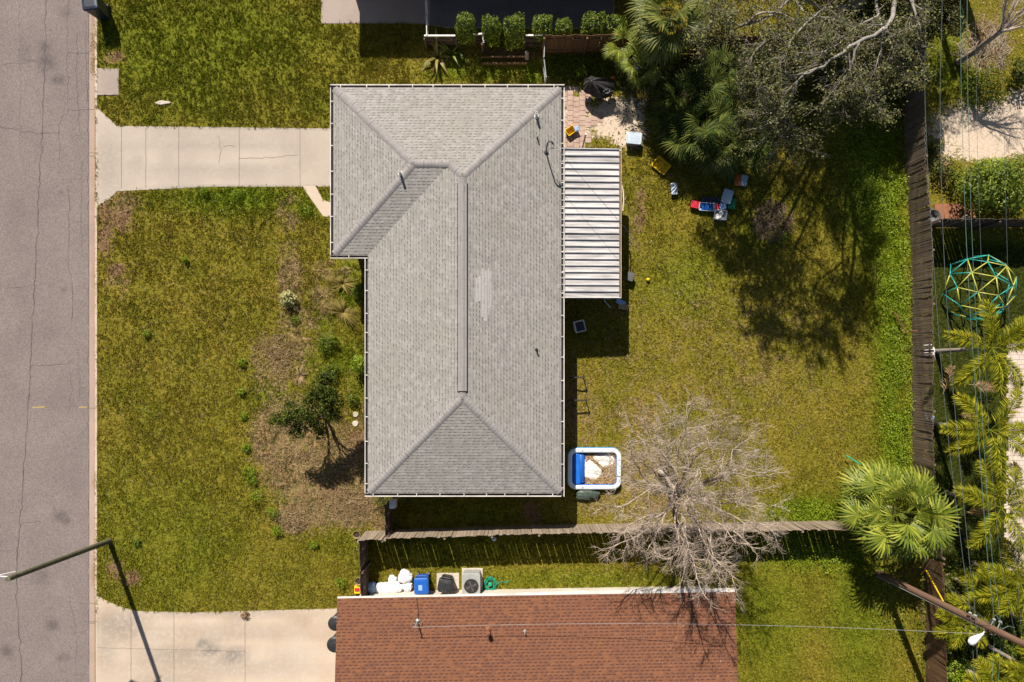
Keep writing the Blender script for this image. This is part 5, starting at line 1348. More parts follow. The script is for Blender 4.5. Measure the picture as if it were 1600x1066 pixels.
for i, ts in enumerate(tipsets):
    T = [P(*a) for a in ts]; cen = sum(T, Vector()) / len(T); st = trunk[-1 - (i % 5)]
    fork = st.lerp(cen, 0.40) + Vector((R.gauss(0, .12), R.gauss(0, .12), R.uniform(.1, .4)))
    prim = smooth_pts([st, st.lerp(fork, .5) + Vector((R.gauss(0, .10), R.gauss(0, .10), .12)), fork], 4)
    lb = MB(); lb.tube(prim, list(np.linspace(0.060, 0.040, len(prim))), 7)
    branchlets(bk, prim, [(5, 1.0, 0.7, 0.013, 0.15), (5, 0.55, 0.55, 0.0075, 0.05), (4, 0.3, 0.5, 0.005, 0.0)], tips, .05)
    for q in T:
        s0, _ = sample(prim, R.uniform(.45, .99)); v = q - s0; k1 = s0 + v * .35 + Vector((R.gauss(0, .16), R.gauss(0, .16), R.gauss(.05, .10))); k2 = s0 + v * .7 + Vector((R.gauss(0, .18), R.gauss(0, .18), R.gauss(0, .10)))
        sub_ = smooth_pts([s0, k1, k2, q], 4); lb.tube(sub_, list(np.linspace(0.042, 0.010, len(sub_))), 6)
        branchlets(bk, sub_, [(10, 0.95, 0.75, 0.014, 0.08), (6, 0.52, 0.6, 0.0072, 0.03), (4, 0.30, 0.55, 0.0048, 0.0)], tips, .04)
    lb.build('limb', M['bark_pale'], bt, off=off, smooth=True)
bk.build('twigs', M['bark_pale'], bt, off=off)
mo = []
for cx, cy, z in ((1148, 672, 6.20), (1146, 680, 6.10), (1138, 695, 5.90), (1120, 690, 5.70), (1130, 805, 5.10), (1165, 775, 5.60), (1182, 735, 5.90), (1115, 790, 5.20), (1150, 870, 5.80), (1210, 838, 5.70), (1060, 660, 5.90), (1160, 700, 6.20)):
    c = np.array(P(cx, cy, z)); n = 130; q = rng.normal(0, 1, (n, 3)) * np.array([0.13, 0.13, 0.22]) + c; mo.append(q)
q = np.concatenate(mo); V, F = leaf_quads(q - np.array(off), np.tile([0, 0, 1.0], (len(q), 1)), 0.11, 0.10); mesh_np('hanging_moss', V, F, M['moss'], bt)
tp = np.array([p for p, d in tips]); sel = rng.random(len(tp)) < 0.02
V, F = leaf_quads(tp[sel] - np.array(off), np.tile([0, 0, 1.0], (sel.sum(), 1)), 0.07, 0.5); mesh_np('last_leaves', V, F, M['leaf_yellow'], bt)

# ------------------------------------------------------------------ the big oak in the north east corner
ok = thing('oak_tree', 'big oak with pale grey limbs and sparse olive leaves over the back corner', 'tree', G(1252, 92)); off = ok.location.copy()
tr = MB(); trunk = smooth_pts([P(1252, 92, -0.1), P(1285, 55, 2.0), P(1330, 12, 4.3), P(1366, -22, 5.8)]); tr.tube(trunk, list(np.linspace(0.30, 0.20, len(trunk))), 12); tr.build('trunk', M['bark_grey'], ok, off=off, smooth=True)
limbs = [([(1366, -22, 5.8), (1392, -20, 6.8), (1397, 8, 7.8), (1386, 42, 8.5), (1342, 65, 8.8), (1316, 82, 8.8), (1276, 108, 8.5), (1228, 124, 7.9), (1196, 142, 7.2)], 0.10, 1.0),
         ([(1386, 42, 8.8), (1378, 62, 8.5), (1376, 95, 8.2)], 0.05, 0.8), ([(1310, 30, 3.6), (1262, 30, 5.8), (1215, 52, 6.8), (1184, 78, 6.6), (1172, 112, 6.2), (1196, 150, 5.8)], 0.075, 1.0),
         ([(1172, 112, 6.2), (1185, 125, 6.0), (1200, 160, 5.6)], 0.04, 0.8), ([(1366, -22, 5.8), (1390, -40, 7.0), (1424, 0, 8.0), (1438, 50, 8.2)], 0.09, 1.0), ([(1330, 12, 4.3), (1290, 15, 6.6), (1242, 55, 7.8), (1226, 100, 7.9)], 0.07, 1.0),
         ([(1342, 65, 8.9), (1330, 100, 8.6), (1322, 130, 8.2), (1305, 150, 7.8)], 0.05, 0.9), ([(1366, -22, 5.8), (1372, 25, 7.4), (1395, 80, 7.9), (1405, 125, 7.4)], 0.07, 1.0), ([(1276, 108, 8.5), (1250, 125, 8.2), (1232, 165, 7.6), (1226, 200, 7.0)], 0.045, 0.9),
         ([(1330, 12, 4.3), (1320, -30, 6.2), (1300, -90, 7.2), (1280, -150, 7.6)], 0.09, 1.3), ([(1366, -22, 5.8), (1390, -70, 7.0), (1420, -120, 7.6)], 0.09, 1.3), ([(1310, 30, 3.6), (1240, -10, 6.2), (1180, -30, 7.0), (1140, -10, 7.0)], 0.08, 1.2),
         ([(1240, -10, 6.2), (1210, 20, 6.6), (1160, 40, 6.8), (1130, 30, 6.6)], 0.06, 1.1), ([(1316, 82, 8.8), (1345, 120, 8.3), (1352, 150, 7.8)], 0.04, 0.8), ([(1228, 124, 7.9), (1210, 165, 7.0), (1220, 215, 6.2)], 0.04, 0.9), ([(1310, -20, 6.2), (1350, -90, 7.4), (1370, -160, 7.8)], 0.07, 1.3), ([(1285, 55, 2.0), (1215, 88, 4.0), (1160, 130, 4.6), (1165, 175, 4.4)], 0.06, 1.1), ([(1196, 150, 5.8), (1205, 190, 5.2), (1240, 230, 4.8)], 0.035, 1.0), ([(1240, -10, 6.2), (1260, 20, 6.8), (1300, 30, 7.2), (1340, 45, 7.4)], 0.05, 1.25), ([(1160, 40, 6.8), (1190, 20, 7.0), (1230, 25, 7.2), (1265, 60, 7.2)], 0.05, 1.2), ([(1372, 25, 7.4), (1340, 40, 7.6), (1300, 75, 7.6), (1250, 85, 7.4)], 0.05, 1.2), ([(1424, 0, 8.0), (1425, 40, 7.8), (1410, 80, 7.6)], 0.05, 1.2), ([(1240, -10, 6.2), (1190, -20, 6.8), (1120, 10, 6.6), (1110, 45, 6.2)], 0.05, 1.2)]
bk = MB(); LV = []
for lm, r0, dens in limbs:
    pts = smooth_pts([P(*a) for a in lm], 4)
    lb = MB(); lb.tube(pts, list(np.linspace(r0, max(0.016, r0 * 0.25), len(pts))), 8); lb.build('limb', M['bark_grey'], ok, off=off, smooth=True)
    tips = []; branchlets(bk, pts, [(int(10 * dens), 1.35, 0.75, 0.026, 0.0), (6, 0.66, 0.6, 0.012, 0.0), (3, 0.3, 0.5, 0.006, 0.0)], tips, r0, 4)
    tq = np.array([p for p, d in tips]); tq = tq[vnoise(tq[:, 0] + tq[:, 2], tq[:, 1] - tq[:, 2], .55, 31) > .38] if dens < 1.3 else tq; nl = 13 if dens >= 1 else 10
    if dens >= 1.3: nl = 13
    elif dens >= 1.2: nl = 8
    LV.append((np.repeat(tq, nl, 0) + rng.normal(0, 0.095 if dens < 1.2 else 0.17, (len(tq) * nl, 3))))
bk.build('twigs', M['bark_twig'], ok, off=off)
q = np.concatenate(LV); V, F = leaf_quads(q - np.array(off), np.tile([0, 0.3, 1.0], (len(q), 1)), 0.095, 0.45); mesh_np('crown', V, F, M['leaf_oak'], ok)

# shade tree whose crown hangs in from beyond the top edge
nt = thing('shade_tree', 'dense dark tree behind the brown north fence, in under the oak limbs', 'tree', G(1330, 30)); off = nt.location.copy()
g = MB(); base = G(1330, 30); tpnt = base + Vector((0.2, 0.4, 3.0)); tr = smooth_pts([base, base + Vector((0.05, 0.2, 1.5)), tpnt]); g.tube(tr, list(np.linspace(0.17, 0.11, len(tr))), 9); g.build('trunk', M['bark_dark'], nt, off=off)
Cs = []; g = MB()
for gx_, gy_, z, r in ((1250, 10, 5.4, 1.7), (1310, -40, 6.2, 2.2), (1365, 0, 5.6, 1.9), (1240, -60, 5.8, 2.0), (1395, -60, 6.0, 2.0), (1330, 50, 4.6, 1.5), (1280, 65, 4.4, 1.2), (1385, 50, 4.6, 1.2), (1200, -20, 5.2, 1.5), (1330, -110, 6.0, 2.2), (1340, 88, 4.2, 1.4), (1298, 98, 4.0, 1.3), (1255, 106, 3.8, 1.2), (1385, 95, 4.0, 1.1), (1215, 60, 4.6, 1.3)):
    w = G(gx_, gy_); c = (w.x, w.y, z); p, nn = crown_pts(c, (r, r, r * .65), 7500, 0.75, 0.8, int(gx_) % 31); Cs.append((p, nn)); pts = smooth_pts([tpnt, tpnt.lerp(Vector(c), .5) + Vector((0, 0, .3)), Vector(c)], 3); g.tube(pts, list(np.linspace(.06, .02, len(pts))), 6)
g.build('limbs', M['bark_dark'], nt, off=off)
p = np.concatenate([a for a, b in Cs]); nn = np.concatenate([b for a, b in Cs]); V, F = leaf_quads(p - np.array(off), nn, 0.10, 0.5); mesh_np('crown', V, F, M['leaf_oak'], nt)

# ------------------------------------------------------------------ the front yard tree
ft = thing('small_tree', 'small dark green tree casting a shadow over the straw patch in the front yard', 'tree', G(508, 652)); off = ft.location.copy()
g = MB(); base = G(508, 652); Cs = []
for px, py, z, r, n in ((507, 605, 3.2, 0.62, 1500), (512, 628, 3.0, 0.68, 1700), (520, 648, 2.6, 0.45, 800), (505, 590, 3.3, 0.36, 520), (455, 650, 2.9, 0.52, 1000), (478, 645, 2.9, 0.55, 1000), (437, 655, 2.8, 0.42, 520), (465, 672, 2.5, 0.42, 620), (492, 660, 2.4, 0.48, 620), (486, 622, 3.1, 0.36, 420), (500, 676, 1.7, 0.36, 360), (425, 658, 2.7, 0.22, 130), (452, 632, 2.9, 0.28, 180)):
    c = P(px, py, z); p, nn = crown_pts(tuple(c), (r, r, r * .75), n, 0.85, 0.9, px % 29); Cs.append((p, nn)); fk = base + Vector(((-.28 if px < 482 else .22), (.05 if py > 640 else .3), 1.5 if z > 2.2 else .6)); pts = smooth_pts([base, base.lerp(fk, .5) + Vector((0, 0, .1)), fk, fk.lerp(c, .5) + Vector((R.gauss(0, .08), R.gauss(0, .08), .12)), c], 3); g.tube(pts, list(np.linspace(.045, .010, len(pts))), 6)
g.build('trunk', M['bark_dark'], ft, off=off)
p = np.concatenate([a for a, b in Cs]); nn = np.concatenate([b for a, b in Cs]); V, F = leaf_quads(p - np.array(off), nn, 0.105, 0.5); mesh_np('crown', V, F, M['leaf_citrus'], ft)

# ------------------------------------------------------------------ clipped shrubs and other shrubs
CG = 'clipped shrubs along the shaded patio'
for lab, px, py, r, h in (('clipped boxy shrub at the left end of the row by the shaded patio', 731, 63, .46, 1.9), ('clipped boxy shrub second from the left in the row by the shaded patio', 770, 67, .42, 1.85), ('taller clipped shrub with yellowish tips, third from the left in the row', 804, 69, .48, 2.1), ('clipped shrub fourth from the left, beside the corner of the tall fence', 846, 67, .42, 1.9),
                          ('narrow clipped shrub fifth from the left, behind the brown fence', 878, 67, .36, 1.75), ('broad clipped shrub sixth from the left, behind the brown fence', 921, 63, .48, 1.85), ('clipped shrub at the right end of the row, touching the fan palm', 957, 65, .44, 1.75)):
    shrub('clipped_shrub', lab, px, py, r, h, 'leaf_hedge', 2200, 0.085, 'shrub', CG, True, 0.25)
shrub('leafy_bush', 'large bright leafy bush hanging over the east yard fence near the right edge', 1510, 305, 1.2, 2.7, 'leaf_hedge', 3000, 0.13)
shrub('leafy_bush', 'leafy bush at the right edge of the photo above the east yard fence', 1552, 306, 1.3, 2.9, 'leaf_hedge', 3200, 0.13)
shrub('leafy_bush', 'smaller leafy bush on the sand side of the large bright bush', 1530, 278, 0.75, 1.6, 'leaf_lime', 1100, 0.12)
shrub('leafy_bush', 'greyish scrubby bush against the back fence by the sand patch', 1466, 268, 0.65, 1.0, 'leaf_palmetto', 500, 0.11)
shrub('leafy_bush', 'low thin scrub between the sand patch and the large bright bush', 1488, 285, 0.6, 0.9, 'leaf_hedge', 420, 0.11)
shrub('leafy_bush', 'low scrub hugging the back fence at the edge of the sand', 1452, 235, 0.42, 0.8, 'leaf_palmetto', 380, 0.10)
shrub('mound_bush', 'low mounded bush of olive leaves at the top of the sand patch', 1530, 142, 1.15, 0.8, 'leaf_hedge', 1900, 0.09)
shrub('mound_bush', 'dark low bush at the right edge above the sand patch', 1590, 120, 0.8, 1.2, 'leaf_palmetto', 1100, 0.12)
shrub('round_shrub', 'round clipped shrub at the edge of the pale pool deck', 1554, 868, 0.55, 1.0, 'leaf_hedge', 1400, 0.06)
shrub('variegated_bush', 'small cream and green variegated bush alone on the front lawn', 453, 468, 0.40, 0.6, 'leaf_varieg', 420, 0.12)
shrub('corner_bush', 'bright green bush against the front wall below the golden grasses', 566, 570, 0.45, 1.0, 'leaf_lime', 800, 0.09)
shrub('corner_bush', 'green bushy growth against the front wall beside the golden grasses', 562, 455, 0.34, 0.7, 'leaf_hedge', 700, 0.08)
shrub('corner_bush', 'low dark green bush on the front lawn between the grasses and the small tree', 515, 535, 0.5, 0.5, 'leaf_hedge', 700, 0.08)
shrub('corner_bush', 'dark green bush just above the small front yard tree', 520, 580, 0.4, 0.5, 'leaf_hedge', 480, 0.08)
shrub('corner_bush', 'small olive bush beside the meter box at the house corner', 598, 778, 0.38, 0.7, 'leaf_hedge', 420, 0.06)
shrub('corner_bush', 'low bush of round green leaves by the front wall above the small tree', 553, 625, 0.3, 0.4, 'leaf_hedge', 260, 0.09)
WG = 'green weed clumps edging the straw patch'
ords = ['topmost', 'second', 'third', 'fourth', 'fifth', 'sixth', 'seventh', 'eighth', 'lowest']
for o_, (px, py, r, h) in zip(ords, ((380, 566, .22, .3), (379, 612, .18, .3), (382, 650, .2, .18), (387, 700, .22, .25), (391, 737, .34, .42), (395, 750, .3, .35), (404, 772, .36, .5), (428, 800, .30, .42), (435, 828, .26, .36))):
    shrub('weed_clump', o_ + ' of the green weed clumps edging the straw patch on the front lawn', px, py, r, h, 'leaf_lime', 420, 0.055, 'weed', WG, stems=False, z0=0.02)
for lab, px, py, r, h, m in (('dark weed in the grass at the lower edge of the north driveway', 372, 305, .25, .4, 'leaf_lime'), ('tall weed on the lower edge of the north driveway, near the lawn corner', 322, 300, .2, .4, 'leaf_lime'), ('single bright green weed in the middle of the front lawn', 291, 407, .14, .3, 'leaf_lime'), ('small bluish weed in the lower middle of the front lawn', 216, 848, .2, .2, 'leaf_hedge'), ('bright weed on the front lawn, upper left of the yellow road paint', 231, 522, .2, .25, 'leaf_lime'),
                             ('bright green weed near the gate above the yellow toy', 534, 910, .28, .35, 'leaf_lime'), ('weed clump on the front lawn left of the fence corner', 492, 850, .2, .3, 'leaf_lime'), ('low weed right of the variegated bush on the front lawn', 462, 500, .25, .16, 'leaf_hedge'), ('weed by the walkway end near the garage corner', 478, 330, .35, .2, 'leaf_lime'), ('rust coloured dried plant on the edge of the south driveway', 384, 960, .20, .22, 'leaf_dead'),
                             ('bright leafy plant at the brick paving edge in the shade', 906, 118, .22, .5, 'leaf_lime'), ('low bright weeds beside the brush pile on the back lawn', 1222, 372, .35, .3, 'leaf_lime')):
    shrub('weed', lab, px, py, r, h, m, 300, 0.06, 'weed', None, stems=False, z0=0.02)
# yellowing clump of tall plants by the low fence
def blades(name, label, px, py, n, L, w, m, cat, droop=0.9, stem=True, up_=0.8):
    t = thing(name, label, cat, G(px, py)); V = []; F = []
    for k in range(n):
        a = R.uniform(0, 2 * math.pi); l = L * R.uniform(.4, 1.15) * (.75 + .35 * math.sin(a * 2 + px) + .15 * math.sin(a * 5)); el = R.uniform(.25, 1.0) * up_ * 1.4; d = Vector((math.cos(a), math.sin(a), 0)); s = Vector((-d.y, d.x, 0)); b = len(V); p = d * 0.03
        ang = el; steps = 5
        for i in range(steps + 1):
            tt = i / steps; ww = w * (0.35 + 1.3 * tt * (1 - tt) * 2) * (1 - tt ** 4) + 0.002; V += [tuple(p - s * ww), tuple(p + s * ww)]
            p = p + (d * math.cos(ang) + Vector((0, 0, math.sin(ang)))) * (l / steps); ang -= droop * 2.0 / steps
            if p.z < 0.015: p.z = 0.015
        F += [(b + 2 * i, b + 2 * i + 1, b + 2 * i + 3, b + 2 * i + 2) for i in range(steps)]
    mesh_np('blades', V, F, M[m], t); return t
blades('yellowing_plant', 'tall yellowing plant with long drooping leaves by the low brown fence', 684, 92, 44, 1.35, 0.055, 'leaf_yellow', 'plant', 0.85, up_=1.0)
blades('yellowing_plant', 'green and yellow drooping plant beside the first clipped shrub', 706, 86, 34, 1.0, 0.05, 'leaf_hedge', 'plant', 0.85, up_=1.0)
blades('ornamental_grass', 'arching golden grass clump by the front wall, the upper of two', 536, 444, 260, 0.85, 0.009, 'tuft_gold', 'ornamental grass', 0.75)
blades('ornamental_grass', 'arching golden grass clump by the front wall, the lower of two', 537, 488, 330, 0.95, 0.009, 'tuft_gold', 'ornamental grass', 0.75)
blades('ornamental_grass', 'dry straw coloured grass clump left of the small front yard tree top', 470, 588, 160, 0.6, 0.009, 'straw', 'ornamental grass', 0.8)

# brush pile and bare scrub
def twigpile(name, label, px, py, r, h, n, m, cat, leaf=None, L=0.6):
    t = thing(name, label, cat, G(px, py)); g = MB()
    for k in range(n):
        a = R.uniform(0, 6.28); rr = r * math.sqrt(R.random()); c = Vector((rr * math.cos(a), rr * math.sin(a), R.random() * h * (1 - rr / r * .7))); b = R.uniform(0, 6.28); d = Vector((math.cos(b), math.sin(b), R.gauss(0, .25))) * L * R.uniform(.3, 1)
        g.tube([c - d * .5, c + Vector((R.gauss(0, .04), R.gauss(0, .04), .03)), c + d * .5], [0.010, 0.008, 0.003], 4, False)
    g.build('twigs', M[m], t)
    if leaf:
        p, nn = crown_pts((0, 0, h * .4), (r, r, h * .5), 160, .8, .6, 4); V, F = leaf_quads(p, nn, 0.07); mesh_np('leaves', V, F, M[leaf], t)
twigpile('brush_pile', 'pile of brown brush and twigs on the back lawn in the oak shade', 1206, 347, .95, .4, 420, 'brush', 'brush pile', 'litter')
twigpile('brush_pile', 'heap of dead branches under the bare tree in the far top right corner', 1535, 75, 1.2, .5, 260, 'bark_pale', 'brush pile', 'litter', 0.9)
twigpile('straw_heap', 'heap of dry hay at the lower edge of the straw patch by the lawn', 458, 812, .62, .22, 340, 'straw', 'straw heap', None, .5)
twigpile('straw_heap', 'heap of raked dry grass in the straw patch near the house corner', 545, 790, .9, .16, 420, 'straw', 'straw heap', None, .5)
twigpile('straw_heap', 'heap of grey dry grass above the small front yard tree', 440, 548, .8, .15, 300, 'straw', 'straw heap', None, .5)
# bare grey tree at the top right: its trunk base shows on the grass
bt2 = thing('bare_tree', 'grey leafless tree standing at the top right corner beyond the back fence', 'tree', G(1496, 98)); off = bt2.location.copy(); base = G(1496, 98)
tr = smooth_pts([base, base + Vector((0.08, 0.02, 1.4)), base + Vector((0.1, 0.12, 2.7))]); g = MB(); g.tube(tr, list(np.linspace(.15, .11, len(tr))), 10); g.build('trunk', M['bark_pale'], bt2, off=off, smooth=True)
bk = MB(); tips = []
for k in range(9):
    a = -0.35 + k * 0.30; d = Vector((math.cos(a), math.sin(a) * .9 + .25, R.uniform(.2, .8))); pts = smooth_pts([tr[-1], tr[-1] + d * .8 + Vector((0, 0, .2)), tr[-1] + d * 1.9], 3)
    if pts[-1].y < base.y - 0.5 and k in (6,): pass
    bk.tube(pts, list(np.linspace(.06, .012, len(pts))), 6, False); branchlets(bk, pts, [(8, .9, .6, .015, 0), (5, .5, .5, .008, 0), (4, .28, .5, .005, 0)], tips, .05)
bk.build('limbs', M['bark_pale'], bt2, off=off)
snag = MB(); b = G(1454, -2); snag.tube([b, b + Vector((0.02, 0.02, 1.8)), b + Vector((0, .04, 3.6))], [.16, .15, .14], 12)
tag(snag.build('dead_trunk', M['bark_dark']), 'dark upright dead trunk at the top edge beside the back fence', 'trunk')
snag = MB(); b = G(1500, -22); snag.tube([b, b + Vector((0.02, 0.02, 1.8)), b + Vector((0, .04, 3.2))], [.2, .2, .18], 12)
tag(snag.build('dead_trunk', M['bark_dark']), 'thick dead trunk just beyond the top edge above the bare tree', 'trunk')

# ------------------------------------------------------------------ palms
def fan_leaf(V, F, o, az, el, pet, rad, nseg=22, spread=2.0, droop=0.5, w=0.030):
    """palmate leaf: narrow folded segments fanned round the end of a stalk"""
    f = Vector((math.cos(az) * math.cos(el), math.sin(az) * math.cos(el), math.sin(el))); s = Vector((-math.sin(az), math.cos(az), 0)); n = s.cross(f) * -1
    if n.z < 0: n = -n
    mid = o + f * pet * .5 + Vector((0, 0, .06 * pet)); hub = o + f * pet - Vector((0, 0, .05 * pet)); b = len(V)
    for p in (o, mid, hub): V += [tuple(p - s * .012), tuple(p + s * .012)]
    F += [(b, b + 1, b + 3, b + 2), (b + 2, b + 3, b + 5, b + 4)]
    f2 = (f - Vector((0, 0, .35))).normalized(); n2 = s.cross(f2) * -1
    if n2.z < 0: n2 = -n2
    for k in range(nseg):
        th = -spread + 2 * spread * (k + .5) / nseg + R.gauss(0, .02); r = rad * (0.82 + .18 * math.cos(th)) * R.uniform(.9, 1.08)
        d = (f2 * math.cos(th) + s * math.sin(th) - n2 * (0.16 * abs(math.sin(th)))).normalized(); c = d.cross(n2).normalized(); b = len(V)
        p1 = hub + d * r * .5 + n2 * .01; p2 = hub + d * r * .82 - Vector((0, 0, droop * r * .10)); p3 = hub + d * r - Vector((0, 0, droop * r * R.uniform(.22, .42)))
        V += [tuple(hub), tuple(p1 - c * w * r + n2 * .012), tuple(p1 + c * w * r), tuple(p2 - c * w * r * .62), tuple(p2 + c * w * r * .62), tuple(p3)]
        F += [(b, b + 1, b + 2, b + 2), (b + 1, b + 3, b + 4, b + 2), (b + 3, b + 5, b + 4, b + 4)]
def tri_fix(F):
    return [tuple(f) for f in F]
def fan_mesh(name, V, F, m, parent):
    me = bpy.data.meshes.new(name); me.from_pydata(V, [], [tuple(dict.fromkeys(f)) for f in F]); me.materials.append(M[m]); return link(bpy.data.objects.new(name, me), parent)
def fan_palm(label, px, py, h, nleaf, pet, rad, m, lean=(0, 0), name='fan_palm', dead=0, trunk_r=.16, elr=(-.35, 1.25), w=.030, nseg=22, group=None, vary=.2):
    b = G(px, py); t = thing(name, label, 'palm', b, 0, group); top = Vector((lean[0], lean[1], h))
    if h > .5:
        g = MB(); pts = [Vector((0, 0, -.1)), top * .5 + Vector((lean[0] * .1, 0, 0)), top]; g.tube(pts, [trunk_r, trunk_r * .9, trunk_r * .95], 12); g.build('trunk', M['bark_palm'], t, smooth=True)
    V, F = [], []
    for k in range(nleaf):
        u = (k + .5) / nleaf; el = elr[0] + (elr[1] - elr[0]) * u ** 1.15; az = k * 2.39996 + R.gauss(0, .15 + vary * .8); el += R.gauss(0, vary * .6)
        fan_leaf(V, F, top + Vector((0, 0, .1 * u)), az, el, pet * R.uniform(1 - vary * 1.2, 1 + vary * .7), rad * R.uniform(.85, 1.1), nseg, 1.9, R.uniform(.5, 1.1), w)
    fan_mesh('crown', V, F, m, t)
    if dead:
        V, F = [], []
        for k in range(dead): fan_leaf(V, F, top - Vector((0, 0, .15)), k * 2.4 + 1, R.uniform(-1.0, -.5), pet * .8, rad * .85, 18, 1.7, 1.3, w)
        fan_mesh('dead_fronds', V, F, 'leaf_dead', t)
    return t
fan_palm('big bright fan palm at the corner where the two lawn fences meet', 1350, 781, 2.3, 58, 1.4, 1.10, 'leaf_fan', (0.15, -.05), dead=5, w=.040, nseg=20, vary=.34, elr=(-.5, 1.2))
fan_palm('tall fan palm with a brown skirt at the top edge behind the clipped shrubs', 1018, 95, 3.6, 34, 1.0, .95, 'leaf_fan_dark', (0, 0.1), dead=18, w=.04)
fan_palm('small fan palm head between the clipped shrubs and the black umbrella', 968, 104, 1.5, 9, .6, .66, 'leaf_fan', (-.05, 0), name='palmetto')
fan_palm('small fan palm on the umbrella side of the tall palm', 982, 125, 1.7, 9, .6, .66, 'leaf_fan', (.1, -.1), name='palmetto')
fan_palm('small fan palm in the shade right below the tall palm', 1020, 132, 1.2, 14, .6, .7, 'leaf_palmetto', name='palmetto')
PG = 'palmettos massed by the toy boxes'
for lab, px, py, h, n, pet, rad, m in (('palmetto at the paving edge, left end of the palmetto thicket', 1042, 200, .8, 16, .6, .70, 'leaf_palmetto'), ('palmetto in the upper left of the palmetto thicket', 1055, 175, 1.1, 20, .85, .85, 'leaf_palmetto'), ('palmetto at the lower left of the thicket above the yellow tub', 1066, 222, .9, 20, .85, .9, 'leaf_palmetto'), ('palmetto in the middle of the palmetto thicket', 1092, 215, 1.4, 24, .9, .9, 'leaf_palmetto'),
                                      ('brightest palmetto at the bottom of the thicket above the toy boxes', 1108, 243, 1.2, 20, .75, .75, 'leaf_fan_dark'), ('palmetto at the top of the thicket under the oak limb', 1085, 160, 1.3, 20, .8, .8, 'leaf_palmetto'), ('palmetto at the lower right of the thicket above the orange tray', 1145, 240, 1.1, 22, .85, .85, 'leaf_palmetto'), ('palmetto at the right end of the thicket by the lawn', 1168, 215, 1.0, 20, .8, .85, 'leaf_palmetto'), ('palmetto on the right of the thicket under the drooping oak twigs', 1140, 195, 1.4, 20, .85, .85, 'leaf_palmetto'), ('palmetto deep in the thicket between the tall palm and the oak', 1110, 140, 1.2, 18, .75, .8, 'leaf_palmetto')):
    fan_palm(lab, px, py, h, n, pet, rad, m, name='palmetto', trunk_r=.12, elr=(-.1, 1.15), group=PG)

def frond(V, F, o, az, el, L, lf, droop, nst=34, n=2):
    """feather leaf: leaflets set all round an arching stem"""
    d = Vector((math.cos(az), math.sin(az), 0)); s = Vector((-d.y, d.x, 0)); p = o.copy(); ang = el; pts = []
    for i in range(nst):
        pts.append((p.copy(), ang)); p = p + (d * math.cos(ang) + Vector((0, 0, math.sin(ang)))) * (L / nst); ang -= droop / nst * (0.5 + i / nst)
    b = len(V)
    for q, a in pts: V += [tuple(q - s * .012), tuple(q + s * .012)]
    F += [(b + 2 * i, b + 2 * i + 1, b + 2 * i + 3, b + 2 * i + 2) for i in range(nst - 1)]
    for i, (q, a) in enumerate(pts):
        tt = i / nst
        if tt < .12: continue
        lfv = R.uniform(.75, 1.15)
        f = d * math.cos(a) + Vector((0, 0, math.sin(a))); up_ = f.cross(s) * -1
        if up_.z < 0: up_ = -up_
        l = lf * (0.45 + 1.1 * math.sin(math.pi * min(1, tt * .95 + .05)) * .6)
        for sg in (-1, 1):
            for r in range(n):
                roll = R.uniform(-1.1, 1.3); dd = (s * sg * math.cos(roll) + up_ * math.sin(roll) + f * R.uniform(.5, .9)).normalized(); c = dd.cross(f if abs(roll) > .7 else up_).normalized() * .015; l2 = l * lfv * R.uniform(.8, 1.1); e2 = q + dd * l2 - Vector((0, 0, l * .22)); m_ = q + dd * l * .5; b = len(V)
                V += [tuple(q), tuple(m_ - c), tuple(e2), tuple(m_ + c)]; F.append((b, b + 1, b + 2, b + 3))
def feather_palm(label, px, py, h, nfr, L, lf, lean=(0, 0), az0=0.0, group='feather palms in the east yard', deadn=0, azs=None, tr=.09):
    b = G(px, py); t = thing('feather_palm', label, 'palm', b, 0, group); top = Vector((lean[0], lean[1], h)); g = MB(); g.tube([Vector((0, 0, -.05)), Vector((0, 0, .25)), top * .5, top], [tr * 1.4, tr * 1.15, tr, tr * .8], 12); g.build('trunk', M['bark_palm'], t, smooth=True)
    g = MB(); g.tube([top, top + Vector((0, 0, .45))], [tr * .75, tr * .4], 10); g.build('crownshaft', M['leaf_hedge'], t)
    for k in range(nfr):
        V, F = [], []; az = (azs[k] if azs else az0 + k * 6.283 / nfr + R.gauss(0, .12)); frond(V, F, top + Vector((0, 0, .4)), az, R.uniform(.25, .65), L * R.uniform(1.05, 1.3), lf * 1.15, R.uniform(.9, 1.4), 60, 4); mesh_np('frond', V, F, M['leaf_pinnate'], t)
    for k in range(deadn):
        V, F = [], []; frond(V, F, top + Vector((0, 0, .1)), az0 + 2.0 + k * 1.9, -.6, L * .7, lf * .6, 1.0); mesh_np('dead_frond', V, F, M['leaf_dead'], t)
    return t
feather_palm('feather palm with a pale leaning trunk, right below the climbing dome', 1462, 549, 3.35, 7, 1.75, .40, azs=[2.85, 1.75, 0.75, 0.15, -0.9, -2.3, -1.4], deadn=1)
feather_palm('feather palm by the blue grey sack, its crown beside the pale pool deck', 1458, 662, 3.4, 7, 1.75, .42, azs=[3.1, 2.25, 0.95, 0.05, -.55, -1.4, -2.6], deadn=1)
feather_palm('feather palm between the big fan palm and the pool deck', 1478, 770, 3.2, 7, 1.7, .42, azs=[2.75, 1.2, .5, -.2, -1.1, -2.2, 1.9], deadn=2)
feather_palm('feather palm above the white street light at the right edge', 1520, 880, 2.6, 8, 1.6, .42, az0=.3)
feather_palm('feather palm just below the utility pole at the lower right corner', 1545, 1010, 2.4, 9, 1.5, .42, az0=.1)
feather_palm('feather palm at the bottom edge, right of the brown corner fence', 1500, 1040, 1.9, 9, 1.4, .42, az0=.7)
feather_palm('feather palm at the lower right corner beyond the utility pole wires', 1580, 960, 2.5, 9, 1.6, .42, az0=.5)
feather_palm('small feather palm between the back fence gap and the street light', 1492, 905, 1.7, 8, 1.25, .38, az0=.2)
